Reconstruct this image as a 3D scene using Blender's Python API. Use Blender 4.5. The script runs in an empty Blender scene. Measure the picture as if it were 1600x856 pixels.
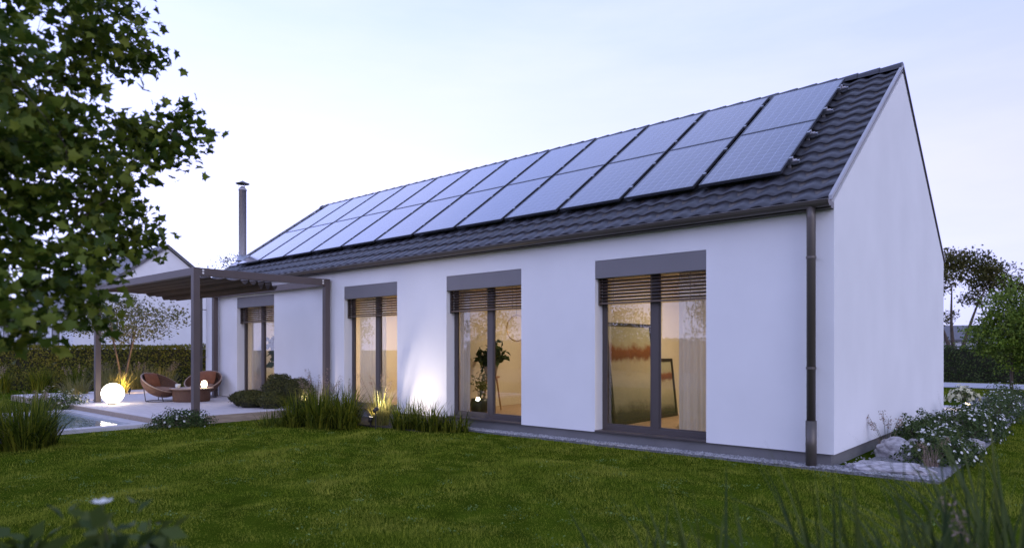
import bpy, math, random
import numpy as np
from math import sin, cos, pi, radians, sqrt, atan2
from mathutils import Vector, Matrix
random.seed(7); RNG = np.random.default_rng(7)
S = bpy.context.scene
COL = S.collection

# ------------------------------------------------------------------ camera, sky, sun, exposure
cam_d = bpy.data.cameras.new('camera'); cam = bpy.data.objects.new('camera', cam_d); COL.objects.link(cam)
cam.location = (2.62, -9.41, 1.55)
cam.rotation_euler = (pi/2, 0, atan2(.6577, .7533))
cam_d.sensor_width = 36; cam_d.lens = 36*1052/1600
cam_d.shift_y = (545-428)/1600
cam_d.clip_start = .05; cam_d.clip_end = 2000
cam_d.dof.use_dof = True; cam_d.dof.focus_distance = 11.5; cam_d.dof.aperture_fstop = 1.3
S.camera = cam

SUN_AZ, SUN_EL = 112.0, 26.0
world = bpy.data.worlds.new("World"); S.world = world; world.use_nodes = True
wn = world.node_tree.nodes; wl = world.node_tree.links
bg = wn['Background']; bg.inputs[1].default_value = .14
sky = wn.new('ShaderNodeTexSky'); sky.sky_type = 'NISHITA'; sky.sun_disc = False
sky.sun_elevation = radians(SUN_EL); sky.sun_rotation = radians(SUN_AZ)
sky.air_density = 1.0; sky.dust_density = 1.0; sky.ozone_density = 1.0
veil = wn.new('ShaderNodeMix'); veil.data_type = 'RGBA'            # thin high cloud over the clear sky
veil.inputs[0].default_value = .80
wl.new(sky.outputs[0], veil.inputs[6])
# the cloud veil thins out towards the zenith
tc = wn.new('ShaderNodeTexCoord'); sep = wn.new('ShaderNodeSeparateXYZ'); wl.new(tc.outputs['Generated'], sep.inputs[0])
rampv = wn.new('ShaderNodeValToRGB'); rampv.color_ramp.elements[0].position = .02; rampv.color_ramp.elements[1].position = .80
rampv.color_ramp.elements[0].color = (6.8, 7.1, 12.6, 1); rampv.color_ramp.elements[1].color = (3.2, 4.2, 8.2, 1)
e = rampv.color_ramp.elements.new(.22); e.color = (7.7, 7.7, 13.6, 1)
e = rampv.color_ramp.elements.new(.42); e.color = (5.6, 6.45, 13.4, 1)
wl.new(sep.outputs['Z'], rampv.inputs[0]); wl.new(rampv.outputs[0], veil.inputs[7])
# the dusk sky is a little brighter towards one side
dt = wn.new('ShaderNodeVectorMath'); dt.operation = 'DOT_PRODUCT'; dt.inputs[1].default_value = (-.88, -.48, 0); wl.new(tc.outputs['Generated'], dt.inputs[0])
mrg = wn.new('ShaderNodeMapRange'); mrg.inputs[1].default_value = -1; mrg.inputs[2].default_value = 1; mrg.inputs[3].default_value = .70; mrg.inputs[4].default_value = 1.34; wl.new(dt.outputs['Value'], mrg.inputs[0])
vs_ = wn.new('ShaderNodeVectorMath'); vs_.operation = 'SCALE'; wl.new(veil.outputs[2], vs_.inputs[0]); wl.new(mrg.outputs[0], vs_.inputs['Scale'])
# very thin streaky cloud
cmap = wn.new('ShaderNodeMapping'); cmap.inputs['Scale'].default_value = (1.2, 1.2, 5.5); wl.new(tc.outputs['Generated'], cmap.inputs[0])
cnz = wn.new('ShaderNodeTexNoise'); cnz.inputs['Scale'].default_value = 2.2; cnz.inputs['Detail'].default_value = 7; cnz.inputs['Roughness'].default_value = .55; wl.new(cmap.outputs[0], cnz.inputs['Vector'])
cmr = wn.new('ShaderNodeMapRange'); cmr.inputs[1].default_value = .35; cmr.inputs[2].default_value = .7; cmr.inputs[3].default_value = 0; cmr.inputs[4].default_value = .22; wl.new(cnz.outputs['Fac'], cmr.inputs[0])
cmx = wn.new('ShaderNodeMix'); cmx.data_type = 'RGBA'; cmx.inputs[7].default_value = (8.6, 8.4, 11.5, 1); wl.new(cmr.outputs[0], cmx.inputs[0]); wl.new(vs_.outputs[0], cmx.inputs[6])
wl.new(cmx.outputs[2], bg.inputs[0])

sun_d = bpy.data.lights.new('sun', 'SUN'); sun_d.energy = .8; sun_d.angle = radians(50); sun_d.color = (.88, .90, 1.12)
sun = bpy.data.objects.new('sun', sun_d); COL.objects.link(sun); sun.location = (-10, 10, 20)
sd = Vector((sin(radians(SUN_AZ))*cos(radians(SUN_EL)), cos(radians(SUN_AZ))*cos(radians(SUN_EL)), sin(radians(SUN_EL))))
sun.rotation_euler = sd.to_track_quat('Z', 'Y').to_euler()
S.view_settings.view_transform = 'Standard'; S.view_settings.look = 'None'
S.view_settings.exposure = 0.0; S.view_settings.gamma = 1.0
S.cycles.max_bounces = 8; S.cycles.transparent_max_bounces = 16; S.cycles.diffuse_bounces = 4
S.cycles.sample_clamp_indirect = 4.0; S.cycles.caustics_reflective = False; S.cycles.caustics_refractive = False

# ------------------------------------------------------------------ materials
def M(name, col, rough=.7, metal=0, spec=.5, var=.12, vscale=2.0, bump=0, bscale=60, island=0, col2=None, transl=0, emit=0, emit_col=None, coat=0, stretch=None, alpha=1):
    m = bpy.data.materials.new(name); m.use_nodes = True
    n = m.node_tree.nodes; l = m.node_tree.links; b = n['Principled BSDF']
    b.inputs['Roughness'].default_value = rough; b.inputs['Metallic'].default_value = metal
    b.inputs['Specular IOR Level'].default_value = spec; b.inputs['Coat Weight'].default_value = coat
    co = n.new('ShaderNodeTexCoord'); src = co.outputs['Object']
    if stretch:
        mp = n.new('ShaderNodeMapping'); mp.inputs['Scale'].default_value = stretch; l.new(src, mp.inputs[0]); src = mp.outputs[0]
    nz = n.new('ShaderNodeTexNoise'); nz.inputs['Scale'].default_value = vscale; nz.inputs['Detail'].default_value = 5
    l.new(src, nz.inputs['Vector'])
    c2 = col2 or tuple(min(1, c*(1+var)) for c in col); c1 = col if col2 else tuple(c*(1-var) for c in col)
    r = n.new('ShaderNodeMapRange'); r.inputs[1].default_value = .3; r.inputs[2].default_value = .7
    l.new(nz.outputs['Fac'], r.inputs[0])
    mx = n.new('ShaderNodeMix'); mx.data_type = 'RGBA'; mx.inputs[6].default_value = (*c1, 1); mx.inputs[7].default_value = (*c2, 1)
    l.new(r.outputs[0], mx.inputs[0]); out = mx.outputs[2]
    if island:
        g = n.new('ShaderNodeNewGeometry'); hs = n.new('ShaderNodeHueSaturation')
        mr = n.new('ShaderNodeMapRange'); mr.inputs[3].default_value = 1-island; mr.inputs[4].default_value = 1+island
        l.new(g.outputs['Random Per Island'], mr.inputs[0]); l.new(mr.outputs[0], hs.inputs['Value'])
        mr2 = n.new('ShaderNodeMapRange'); mr2.inputs[3].default_value = .5+.05*island; mr2.inputs[4].default_value = .5-.05*island
        l.new(g.outputs['Random Per Island'], mr2.inputs[0]); l.new(mr2.outputs[0], hs.inputs['Hue'])
        l.new(out, hs.inputs['Color']); out = hs.outputs[0]
    l.new(out, b.inputs['Base Color'])
    if bump:
        nb = n.new('ShaderNodeTexNoise'); nb.inputs['Scale'].default_value = bscale; nb.inputs['Detail'].default_value = 6
        l.new(src, nb.inputs['Vector'])
        bp = n.new('ShaderNodeBump'); bp.inputs['Strength'].default_value = bump; bp.inputs['Distance'].default_value = .02
        l.new(nb.outputs['Fac'], bp.inputs['Height']); l.new(bp.outputs[0], b.inputs['Normal'])
    if emit:
        b.inputs['Emission Color'].default_value = (*(emit_col or col), 1); b.inputs['Emission Strength'].default_value = emit
    if transl:
        t = n.new('ShaderNodeBsdfTranslucent'); l.new(out, t.inputs[0]); ms = n.new('ShaderNodeMixShader'); ms.inputs[0].default_value = transl
        l.new(b.outputs[0], ms.inputs[1]); l.new(t.outputs[0], ms.inputs[2]); l.new(ms.outputs[0], n['Material Output'].inputs[0])
    m.diffuse_color = (*col, 1)
    return m

def glass_mat(name, tint=(.9, .9, .88), r0=.06):
    m = bpy.data.materials.new(name); m.use_nodes = True
    n = m.node_tree.nodes; l = m.node_tree.links; n.remove(n['Principled BSDF'])
    lw = n.new('ShaderNodeLayerWeight'); lw.inputs[0].default_value = .5
    p = n.new('ShaderNodeMath'); p.operation = 'POWER'; p.inputs[1].default_value = 4.0; l.new(lw.outputs['Facing'], p.inputs[0])
    ma = n.new('ShaderNodeMath'); ma.operation = 'MULTIPLY_ADD'; ma.inputs[1].default_value = 1-r0; ma.inputs[2].default_value = r0; l.new(p.outputs[0], ma.inputs[0])
    t = n.new('ShaderNodeBsdfTransparent'); t.inputs[0].default_value = (*tint, 1)
    g = n.new('ShaderNodeBsdfGlossy'); g.inputs['Roughness'].default_value = 0.0
    ms = n.new('ShaderNodeMixShader'); l.new(ma.outputs[0], ms.inputs[0]); l.new(t.outputs[0], ms.inputs[1]); l.new(g.outputs[0], ms.inputs[2])
    l.new(ms.outputs[0], n['Material Output'].inputs[0])
    return m

MAT = dict(
    stucco=M('white_render', (.79, .78, .78), .9, var=.035, vscale=.9, bump=.2, bscale=180),
    plinth=M('grey_plinth', (.17, .165, .165), .9, var=.12, bump=.3, bscale=90),
    tile=M('anthracite_tile', (.040, .040, .047), .40, var=.22, vscale=6, bump=.06, bscale=200),
    gutter=M('brown_grey_metal', (.105, .09, .078), .38, metal=.35, var=.08),
    frame=M('taupe_aluminium', (.075, .060, .056), .45, var=.06),
    box=M('grey_shutter_metal', (.165, .155, .16), .45, var=.04),
    slat=M('bronze_slat', (.12, .085, .062), .4, metal=.3, var=.08),
    verge=M('verge_trim', (.36, .36, .38), .5, var=.04),
    steel=M('brushed_steel', (.42, .40, .42), .45, metal=.3, var=.1, stretch=(1, 1, .2)),
    alu=M('anodised_aluminium', (.38, .39, .43), .35, metal=.8, var=.05),
    panelframe=M('panel_frame', (.10, .105, .125), .35, metal=.7, var=.05),
    darkalu=M('dark_panel_edge', (.05, .05, .06), .4, metal=.5),
    perg=M('pergola_taupe', (.095, .072, .066), .5, var=.08),
    canvas=M('dark_canvas', (.07, .042, .022), .85, var=.15, bump=.2, bscale=120),
    terr=M('terrace_boards', (.62, .57, .56), .75, var=.1, vscale=3, bump=.15, stretch=(1, 8, 1)),
    riser=M('terrace_riser', (.33, .26, .20), .75, var=.2, vscale=4, stretch=(6, 1, 6)),
    coping=M('pool_coping', (.50, .48, .49), .7, var=.1, bump=.15),
    basin=M('pool_basin', (.30, .40, .42), .6, var=.1),
    soil=M('lawn_soil', (.040, .062, .004), .95, spec=0, var=.3, vscale=3),
    far=M('far_field', (.045, .06, .025), .95, var=.3, vscale=.2),
    grass=M('lawn_blade', (.145, .200, .016), .9, spec=0, island=.5, vscale=1.3, col2=(.29, .305, .045), transl=.3),
    clover=M('clover_leaf', (.11, .19, .05), .7, spec=.15, island=.5, vscale=3, col2=(.2, .3, .10), transl=.3),
    gravel=M('gravel_bed', (.20, .20, .21), .95, var=.5, vscale=60, bump=.8, bscale=70),
    pebble=M('pebble_grey', (.27, .265, .27), .85, island=.5, var=.1),
    bedsoil=M('bed_soil', (.035, .027, .02), .95, var=.3, vscale=8, bump=.4),
    paving=M('pale_paving', (.44, .43, .45), .8, var=.08, bump=.1),
    rock=M('pale_rock', (.38, .36, .37), .9, var=.4, vscale=9, bump=.9, bscale=11, stretch=(1, 1.6, 3)),
    rockd=M('grey_rock', (.25, .235, .23), .85, var=.35, vscale=7, bump=.7, bscale=14),
    hedge=M('hedge_leaf', (.10, .110, .014), .8, spec=.05, island=.6, vscale=3, col2=(.17, .16, .03), transl=.15),
    hedged=M('hedge_leaf_green', (.05, .080, .014), .6, spec=.15, island=.5, vscale=2, col2=(.06, .085, .028), transl=.15),
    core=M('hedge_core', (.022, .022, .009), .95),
    boxw=M('boxwood_leaf', (.075, .078, .018), .6, spec=.15, island=.5, vscale=4, col2=(.075, .075, .025), transl=.1),
    shrub=M('shrub_leaf', (.040, .068, .020), .6, spec=.1, island=.5, vscale=5, col2=(.075, .11, .035), transl=.15),
    petal=M('white_petal', (.78, .78, .74), .6, island=.15, transl=.3),
    petaly=M('cream_petal', (.75, .70, .45), .6, island=.15, transl=.3),
    petalv=M('lilac_petal', (.38, .33, .58), .6, island=.2, transl=.3),
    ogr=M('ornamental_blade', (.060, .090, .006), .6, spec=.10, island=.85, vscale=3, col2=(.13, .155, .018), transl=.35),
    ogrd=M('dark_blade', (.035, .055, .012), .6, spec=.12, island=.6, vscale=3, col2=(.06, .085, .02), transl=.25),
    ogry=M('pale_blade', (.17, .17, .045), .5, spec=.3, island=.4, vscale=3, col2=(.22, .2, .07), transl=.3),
    plume=M('plume_seed', (.34, .25, .19), .8, island=.35, transl=.3),
    maple=M('maple_leaf', (.055, .095, .010), .5, spec=.15, island=.65, vscale=1.4, col2=(.125, .165, .022), transl=.35),
    leafg=M('bright_leaf', (.15, .23, .02), .6, spec=.15, island=.45, vscale=1.5, col2=(.12, .165, .035), transl=.3),
    leafd=M('dark_tree_leaf', (.08, .085, .022), .6, spec=.1, island=.5, vscale=.6, col2=(.13, .115, .035), transl=.35),
    leafo=M('olive_leaf', (.09, .105, .035), .5, spec=.3, island=.4, vscale=2, col2=(.13, .13, .05), transl=.3),
    bark=M('bark', (.085, .062, .045), .9, var=.35, vscale=12, bump=.6, bscale=30, stretch=(1, 1, .3)),
    stem=M('green_stem', (.07, .08, .03), .7),
    wicker=M('brown_wicker', (.105, .048, .026), .6, var=.35, vscale=30, bump=.7, bscale=80, stretch=(1, 1, 3)),
    rim=M('pale_rattan_rim', (.36, .25, .18), .55, var=.15, vscale=20),
    cush=M('rust_fabric', (.23, .085, .04), .9, var=.12, vscale=10, bump=.3, bscale=150),
    cushp=M('tan_fabric', (.36, .21, .14), .9, var=.1, vscale=10, bump=.3, bscale=150),
    rod=M('dark_rod', (.035, .03, .03), .5, metal=.4),
    ceram=M('white_ceramic', (.72, .70, .66), .35, var=.03),
    beige=M('beige_pot', (.46, .38, .31), .6, var=.1),
    black=M('black_pot', (.02, .018, .018), .4, var=.2, vscale=25),
    gold=M('brass_inlay', (.55, .38, .14), .35, metal=.8),
    globe=M('globe_glow', (1, .93, .8), .4, emit=9, emit_col=(1, .86, .66)),
    lamp=M('lamp_glow', (1, .9, .7), .4, emit=22, emit_col=(1, .80, .50)),
    lens=M('lens_glow', (1, .95, .85), .4, emit=3, emit_col=(1, .86, .62)),
    lampi=M('lamp_shade_glow', (1, .95, .9), .6, emit=1.6, emit_col=(1, .88, .80)),
    ceil_em=M('ceiling_lamp_glow', (1, .9, .7), .4, emit=5, emit_col=(1, .78, .50)),
    wallin=M('cream_plaster', (.72, .64, .50), .9, var=.03),
    ceilin=M('interior_ceiling', (.72, .68, .60), .9, var=.02),
    floor=M('oak_floor', (.42, .28, .18), .5, var=.15, vscale=2.5, stretch=(8, 1, 1)),
    cab=M('cabinet_front', (.50, .42, .37), .5, var=.04),
    wood=M('oak_wood', (.42, .22, .09), .5, var=.2, vscale=6, stretch=(1, 1, 6)),
    darkw=M('dark_wood_frame', (.022, .017, .014), .5),
    nroof=M('neighbour_roof', (.11, .105, .11), .6, var=.15, vscale=3),
    nwall=M('neighbour_wall', (.72, .71, .74), .9, var=.04),
    ndark=M('dark_opening', (.03, .03, .035), .3),
    sheer=M('sheer_curtain', (.84, .82, .83), .9, var=.03, transl=.35),
    fabricw=M('boucle_fabric', (.55, .48, .42), .95, bump=.4, bscale=90),
)
MAT['glass'] = glass_mat('window_glass', r0=.11)
wm = bpy.data.materials.new('pool_water'); wm.use_nodes = True
_b = wm.node_tree.nodes['Principled BSDF']; _b.inputs['Base Color'].default_value = (.16, .24, .25, 1); _b.inputs['Roughness'].default_value = .03
_b.inputs['Specular IOR Level'].default_value = .8
_n = wm.node_tree.nodes.new('ShaderNodeTexNoise'); _n.inputs['Scale'].default_value = 5; _n.inputs['Detail'].default_value = 3
_p = wm.node_tree.nodes.new('ShaderNodeBump'); _p.inputs['Strength'].default_value = .25; _p.inputs['Distance'].default_value = .03
_tc = wm.node_tree.nodes.new('ShaderNodeTexCoord'); wm.node_tree.links.new(_tc.outputs['Object'], _n.inputs['Vector'])
wm.node_tree.links.new(_n.outputs['Fac'], _p.inputs['Height']); wm.node_tree.links.new(_p.outputs[0], _b.inputs['Normal'])
MAT['water'] = wm

# solar glass: cell grid in local metres (x across, y up the slope)
pm = bpy.data.materials.new('solar_cells'); pm.use_nodes = True
n = pm.node_tree.nodes; l = pm.node_tree.links; b = n['Principled BSDF']
tcn = n.new('ShaderNodeTexCoord'); mp = n.new('ShaderNodeMapping'); l.new(tcn.outputs['Object'], mp.inputs[0])
br = n.new('ShaderNodeTexBrick'); br.offset = 0; br.squash = 1; br.inputs['Scale'].default_value = 1
br.inputs['Brick Width'].default_value = .163; br.inputs['Row Height'].default_value = .163; br.inputs['Mortar Size'].default_value = .0035
br.inputs['Mortar Smooth'].default_value = .2; br.inputs['Bias'].default_value = 0
br.inputs['Color1'].default_value = (.022, .032, .075, 1); br.inputs['Color2'].default_value = (.032, .043, .095, 1); br.inputs['Mortar'].default_value = (.30, .33, .46, 1)
l.new(mp.outputs[0], br.inputs['Vector']); l.new(br.outputs['Color'], b.inputs['Base Color'])
nz = n.new('ShaderNodeTexNoise'); nz.inputs['Scale'].default_value = 1.6; nz.inputs['Detail'].default_value = 6; l.new(tcn.outputs['Object'], nz.inputs['Vector'])
mr = n.new('ShaderNodeMapRange'); mr.inputs[3].default_value = .10; mr.inputs[4].default_value = .26; l.new(nz.outputs['Fac'], mr.inputs[0]); l.new(mr.outputs[0], b.inputs['Roughness'])
b.inputs['Specular IOR Level'].default_value = .6; b.inputs['Coat Weight'].default_value = 1; b.inputs['Coat Roughness'].default_value = .12; b.inputs['Coat IOR'].default_value = 1.62
MAT['solar'] = pm

# painting: abstract bands
pa = bpy.data.materials.new('abstract_canvas'); pa.use_nodes = True
n = pa.node_tree.nodes; l = pa.node_tree.links; b = n['Principled BSDF']; b.inputs['Roughness'].default_value = .85
tcn = n.new('ShaderNodeTexCoord'); sp = n.new('ShaderNodeSeparateXYZ'); l.new(tcn.outputs['Generated'], sp.inputs[0])
nz = n.new('ShaderNodeTexNoise'); nz.inputs['Scale'].default_value = 3.5; nz.inputs['Detail'].default_value = 8; nz.inputs['Roughness'].default_value = .7; l.new(tcn.outputs['Object'], nz.inputs['Vector'])
ad = n.new('ShaderNodeMath'); ad.operation = 'MULTIPLY_ADD'; ad.inputs[1].default_value = .22; l.new(nz.outputs['Fac'], ad.inputs[0]); l.new(sp.outputs['Z'], ad.inputs[2])
cr = n.new('ShaderNodeValToRGB'); l.new(ad.outputs[0], cr.inputs[0])
cr.color_ramp.elements[0].position = .08; cr.color_ramp.elements[0].color = (.03, .028, .02, 1)
cr.color_ramp.elements[1].position = 1.0; cr.color_ramp.elements[1].color = (.40, .38, .26, 1)
for p_, c_ in ((.20, (.06, .055, .035)), (.30, (.25, .24, .17)), (.55, (.42, .38, .26)), (.72, (.40, .34, .22)), (.78, (.16, .055, .015)), (.86, (.22, .075, .02)), (.92, (.38, .34, .22))):
    q = cr.color_ramp.elements.new(p_); q.color = (*c_, 1)
l.new(cr.outputs[0], b.inputs['Base Color']); MAT['art'] = pa

# ------------------------------------------------------------------ mesh helpers
def np_mesh(name, V, F, mat, parent=None, smooth=False):
    """V (n,3); F list of (m,k) index arrays"""
    me = bpy.data.meshes.new(name); V = np.asarray(V, dtype=np.float32)
    Fl = [np.asarray(f, dtype=np.int32) for f in (F if isinstance(F, list) else [F])]
    nl = sum(f.size for f in Fl); nf = sum(len(f) for f in Fl)
    me.vertices.add(len(V)); me.vertices.foreach_set('co', V.ravel())
    me.loops.add(nl); me.loops.foreach_set('vertex_index', np.concatenate([f.ravel() for f in Fl]))
    tot = np.concatenate([np.full(len(f), f.shape[1], dtype=np.int32) for f in Fl]); st = np.concatenate([[0], np.cumsum(tot)[:-1]]).astype(np.int32)
    me.polygons.add(nf); me.polygons.foreach_set('loop_start', st); me.polygons.foreach_set('loop_total', tot)
    if smooth: me.polygons.foreach_set('use_smooth', np.ones(nf, dtype=bool))
    me.update(calc_edges=True); me.validate()
    me.materials.append(mat)
    o = bpy.data.objects.new(name, me); COL.objects.link(o)
    if parent: o.parent = parent
    return o

class MB:
    def __init__(s): s.v = []; s.f = []; s.m = None
    def add(s, vs, fs):
        k = len(s.v)
        if s.m is not None: vs = [tuple(s.m @ Vector(p)) for p in vs]
        s.v += [tuple(p) for p in vs]; s.f += [[i+k for i in f] for f in fs]; return s
    def box(s, x0, x1, y0, y1, z0, z1):
        x0, x1 = min(x0, x1), max(x0, x1); y0, y1 = min(y0, y1), max(y0, y1); z0, z1 = min(z0, z1), max(z0, z1)
        return s.add([(x0, y0, z0), (x1, y0, z0), (x1, y1, z0), (x0, y1, z0), (x0, y0, z1), (x1, y0, z1), (x1, y1, z1), (x0, y1, z1)],
              [(0, 3, 2, 1), (4, 5, 6, 7), (0, 1, 5, 4), (1, 2, 6, 5), (2, 3, 7, 6), (3, 0, 4, 7)])
    def prism(s, poly, axis, a, b):
        """poly of 2-D points extruded along axis from a to b"""
        def P(p, t): return (t, p[0], p[1]) if axis == 'x' else (p[0], t, p[1]) if axis == 'y' else (p[0], p[1], t)
        n = len(poly); vs = [P(p, a) for p in poly]+[P(p, b) for p in poly]
        return s.add(vs, [list(range(n))[::-1], list(range(n, 2*n))]+[(i, (i+1) % n, n+(i+1) % n, n+i) for i in range(n)])
    def path(s, pts, rad, n=8, cap=True):
        pts = [Vector(p) for p in pts]; rad = rad if isinstance(rad, (list, tuple)) else [rad]*len(pts); vs = []; fs = []
        up = None
        for i, p in enumerate(pts):
            d = (pts[min(i+1, len(pts)-1)]-pts[max(i-1, 0)]).normalized()
            if up is None: up = Vector((0, 0, 1)) if abs(d.z) < .9 else Vector((1, 0, 0))
            a = d.cross(up).normalized(); up = a.cross(d).normalized()
            for k in range(n):
                t = 2*pi*k/n; vs.append(p+(a*cos(t)+up*sin(t))*rad[i])
        for i in range(len(pts)-1):
            for k in range(n): fs.append((i*n+k, i*n+(k+1) % n, (i+1)*n+(k+1) % n, (i+1)*n+k))
        if cap: fs += [list(range(n))[::-1], list(range((len(pts)-1)*n, len(pts)*n))]
        return s.add(vs, fs)
    def tube(s, a, b, r, r2=None, n=12): return s.path([a, b], [r, r if r2 is None else r2], n)
    def lathe(s, prof, n=24, c=(0, 0, 0), closed=False):
        vs = []; fs = []
        for r, z in prof:
            for k in range(n): t = 2*pi*k/n; vs.append((c[0]+r*cos(t), c[1]+r*sin(t), c[2]+z))
        for i in range(len(prof)-1):
            for k in range(n): fs.append((i*n+k, i*n+(k+1) % n, (i+1)*n+(k+1) % n, (i+1)*n+k))
        if closed: fs += [list(range(n))[::-1], list(range((len(prof)-1)*n, len(prof)*n))]
        return s.add(vs, fs)
    def build(s, name, mat, parent=None, smooth=False, bevel=0):
        me = bpy.data.meshes.new(name); me.from_pydata(s.v, [], s.f); me.update()
        me.materials.append(MAT[mat] if isinstance(mat, str) else mat)
        o = bpy.data.objects.new(name, me); COL.objects.link(o)
        if parent: o.parent = parent
        if smooth:
            for p in me.polygons: p.use_smooth = len(p.vertices) == 4
        if bevel:
            bm = o.modifiers.new('bevel', 'BEVEL'); bm.width = bevel; bm.segments = 2; bm.limit_method = 'ANGLE'
        return o

def tag(o, label=None, cat=None, group=None, kind=None):
    if label: o['label'] = label
    if cat: o['category'] = cat
    if group: o['group'] = group
    if kind: o['kind'] = kind
    return o
def thing(name, label, cat, loc=(0, 0, 0), group=None, rz=0):
    o = bpy.data.objects.new(name, None); COL.objects.link(o); o.location = loc; o.rotation_euler = (0, 0, rz); o.empty_display_size = .2
    return tag(o, label, cat, group)
def dup(root, loc, rz, label, group=None):
    r = root.copy(); COL.objects.link(r); r.location = loc; r.rotation_euler = (0, 0, rz); r['label'] = label
    if group: r['group'] = group
    for ch in list(root.children):
        c = ch.copy(); COL.objects.link(c); c.parent = r
        for g in list(ch.children):
            d = g.copy(); COL.objects.link(d); d.parent = c
    return r

def rnd_dirs(n, up=0.0, rng=RNG):
    d = rng.normal(size=(n, 3)); d[:, 2] += up; return d/np.linalg.norm(d, axis=1, keepdims=True)
def leaves(P, size, shape='leaf', up=0.5, nrm=None, jitter=.7, rng=RNG):
    """one leaf per point of P (n,3) -> V, F"""
    n = len(P); sz = (size*rng.uniform(.6, 1.25, n))[:, None]
    N = rnd_dirs(n, up, rng) if nrm is None else nrm+rng.normal(size=(n, 3))*jitter
    N /= np.linalg.norm(N, axis=1, keepdims=True)
    T = rng.normal(size=(n, 3)); T -= (T*N).sum(1)[:, None]*N; T /= np.linalg.norm(T, axis=1, keepdims=True); B = np.cross(N, T)
    if shape == 'leaf':
        V = np.stack([P, P+T*sz*.5+B*sz*.27+N*sz*.08, P+T*sz*1.0-N*sz*.06, P+T*sz*.5-B*sz*.27+N*sz*.08], 1).reshape(-1, 3)
        return V, np.arange(n*4).reshape(n, 4)
    if shape == 'maple':
        o = [(0, 0), (.16, .10), (.44, .04), (.36, .26), (.60, .52), (.32, .56), (.22, .66), (0, 1.05), (-.22, .66), (-.32, .56), (-.60, .52), (-.36, .26), (-.44, .04), (-.16, .10)]
        vs = []
        for i, (a, b_) in enumerate(o):
            vs.append(P+B*sz*a+T*sz*b_+N*sz*(.10*abs(a)*2-.18*(b_-.4)**2))
        vs.append(P+T*sz*.38-N*sz*.03)
        k = len(vs); V = np.stack(vs, 1).reshape(-1, 3); base = np.arange(n)[:, None, None]*k
        tri = np.array([[k-1, i, (i+1) % (k-1)] for i in range(k-1)])[None]
        return V, (base+tri).reshape(-1, 3)
def blades(P, H, W, lean, yaw, seg=4, curl=1.2, rng=RNG):
    """curved ribbon blades; P (n,3), H,W,lean,yaw (n,)"""
    n = len(P); out = []; d = np.stack([np.cos(yaw), np.sin(yaw), 0*yaw], 1); s_ = np.stack([-np.sin(yaw), np.cos(yaw), 0*yaw], 1)
    pos = P.copy(); vs = []
    for i in range(seg+1):
        t = i/seg; a = lean*(.25+curl*t**1.5)
        w = (W*(1-t**2.2)*.5)[:, None]
        if i: pos = pos+(d*np.sin(a)[:, None]+np.array([0, 0, 1.])*np.cos(a)[:, None])*(H/seg)[:, None]
        vs += [pos-s_*w, pos+s_*w]
    k = len(vs); V = np.stack(vs, 1).reshape(-1, 3); base = np.arange(n)[:, None, None]*k
    q = np.array([[2*i, 2*i+1, 2*i+3, 2*i+2] for i in range(seg)])[None]
    return V, (base+q).reshape(-1, 4)

# ------------------------------------------------------------------ setting: ground, lawn, beds, paving
MB().add([(-700, -700, -.1), (700, -700, -.1), (700, 700, -.1), (-700, 700, -.1)], [(0, 1, 2, 3)]).build('ground', 'far')['kind'] = 'structure'
_w = [(random.uniform(0, 2*pi), random.uniform(1.1, 5.5), random.uniform(0, 6.3)) for _ in range(9)]
def h_lawn(x, y):
    h = 0*x
    for a, f_, ph in _w: h = h+np.sin((x*cos(a)+y*sin(a))*f_+ph)/(f_**.7)
    m = np.clip((-.6-y)/1.2, 0, 1)*np.clip((x+11.0)/1.5, 0, 1)
    return -.018+np.clip(h*.026, -.055, .07)*m
gx = np.arange(-45, 14.01, .2); gy = np.arange(-14, 34.01, .2)
X, Y = np.meshgrid(gx, gy, indexing='ij'); Z = h_lawn(X, Y)
idx = np.arange(X.size).reshape(X.shape)
F = np.stack([idx[:-1, :-1], idx[1:, :-1], idx[1:, 1:], idx[:-1, 1:]], -1).reshape(-1, 4)
tag(np_mesh('lawn', np.stack([X, Y, Z], -1).reshape(-1, 3), F, MAT['soil'], smooth=True), kind='structure')

def in_bed(x, y):
    g = ((x > -11) & (x < -7) & (y > -.7)) | ((x > -7.0) & (x < 1.25) & (y > -.3) & (y < 17))
    t = ((x < -11.5) & (y > -3.95) & (y < 8))
    p = ((x < -11.75) & (x > -16.6) & (y > -7.3) & (y < -3.9))
    hse = (x > -18.4) & (x < 0) & (y > 0) & (y < 12.3)
    return g | t | p | hse | ((x < 1.0) & (y > 9.0) & (y < 12.3)) | ((y > 22.2) & (y < 27.5) & (x > -16))
def edge_d(x, y): return 0
C0 = np.array([2.62, -9.41]); FW = np.array([-.6577, .7533]); RT = np.array([.7533, .6577])
_w2 = {k: [(random.uniform(0, 2*pi), random.uniform(*f_), random.uniform(0, 6.3)) for _ in range(9)] for k, f_ in ((1, (1.5, 5)), (2, (7, 18)))}
def wsum(x, y, k):
    return sum(np.sin((x*cos(a)+y*sin(a))*f_+ph+.8*np.sin((y*cos(a)-x*sin(a))*f_*.7)) for a, f_, ph in _w2[k])/2.1
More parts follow.
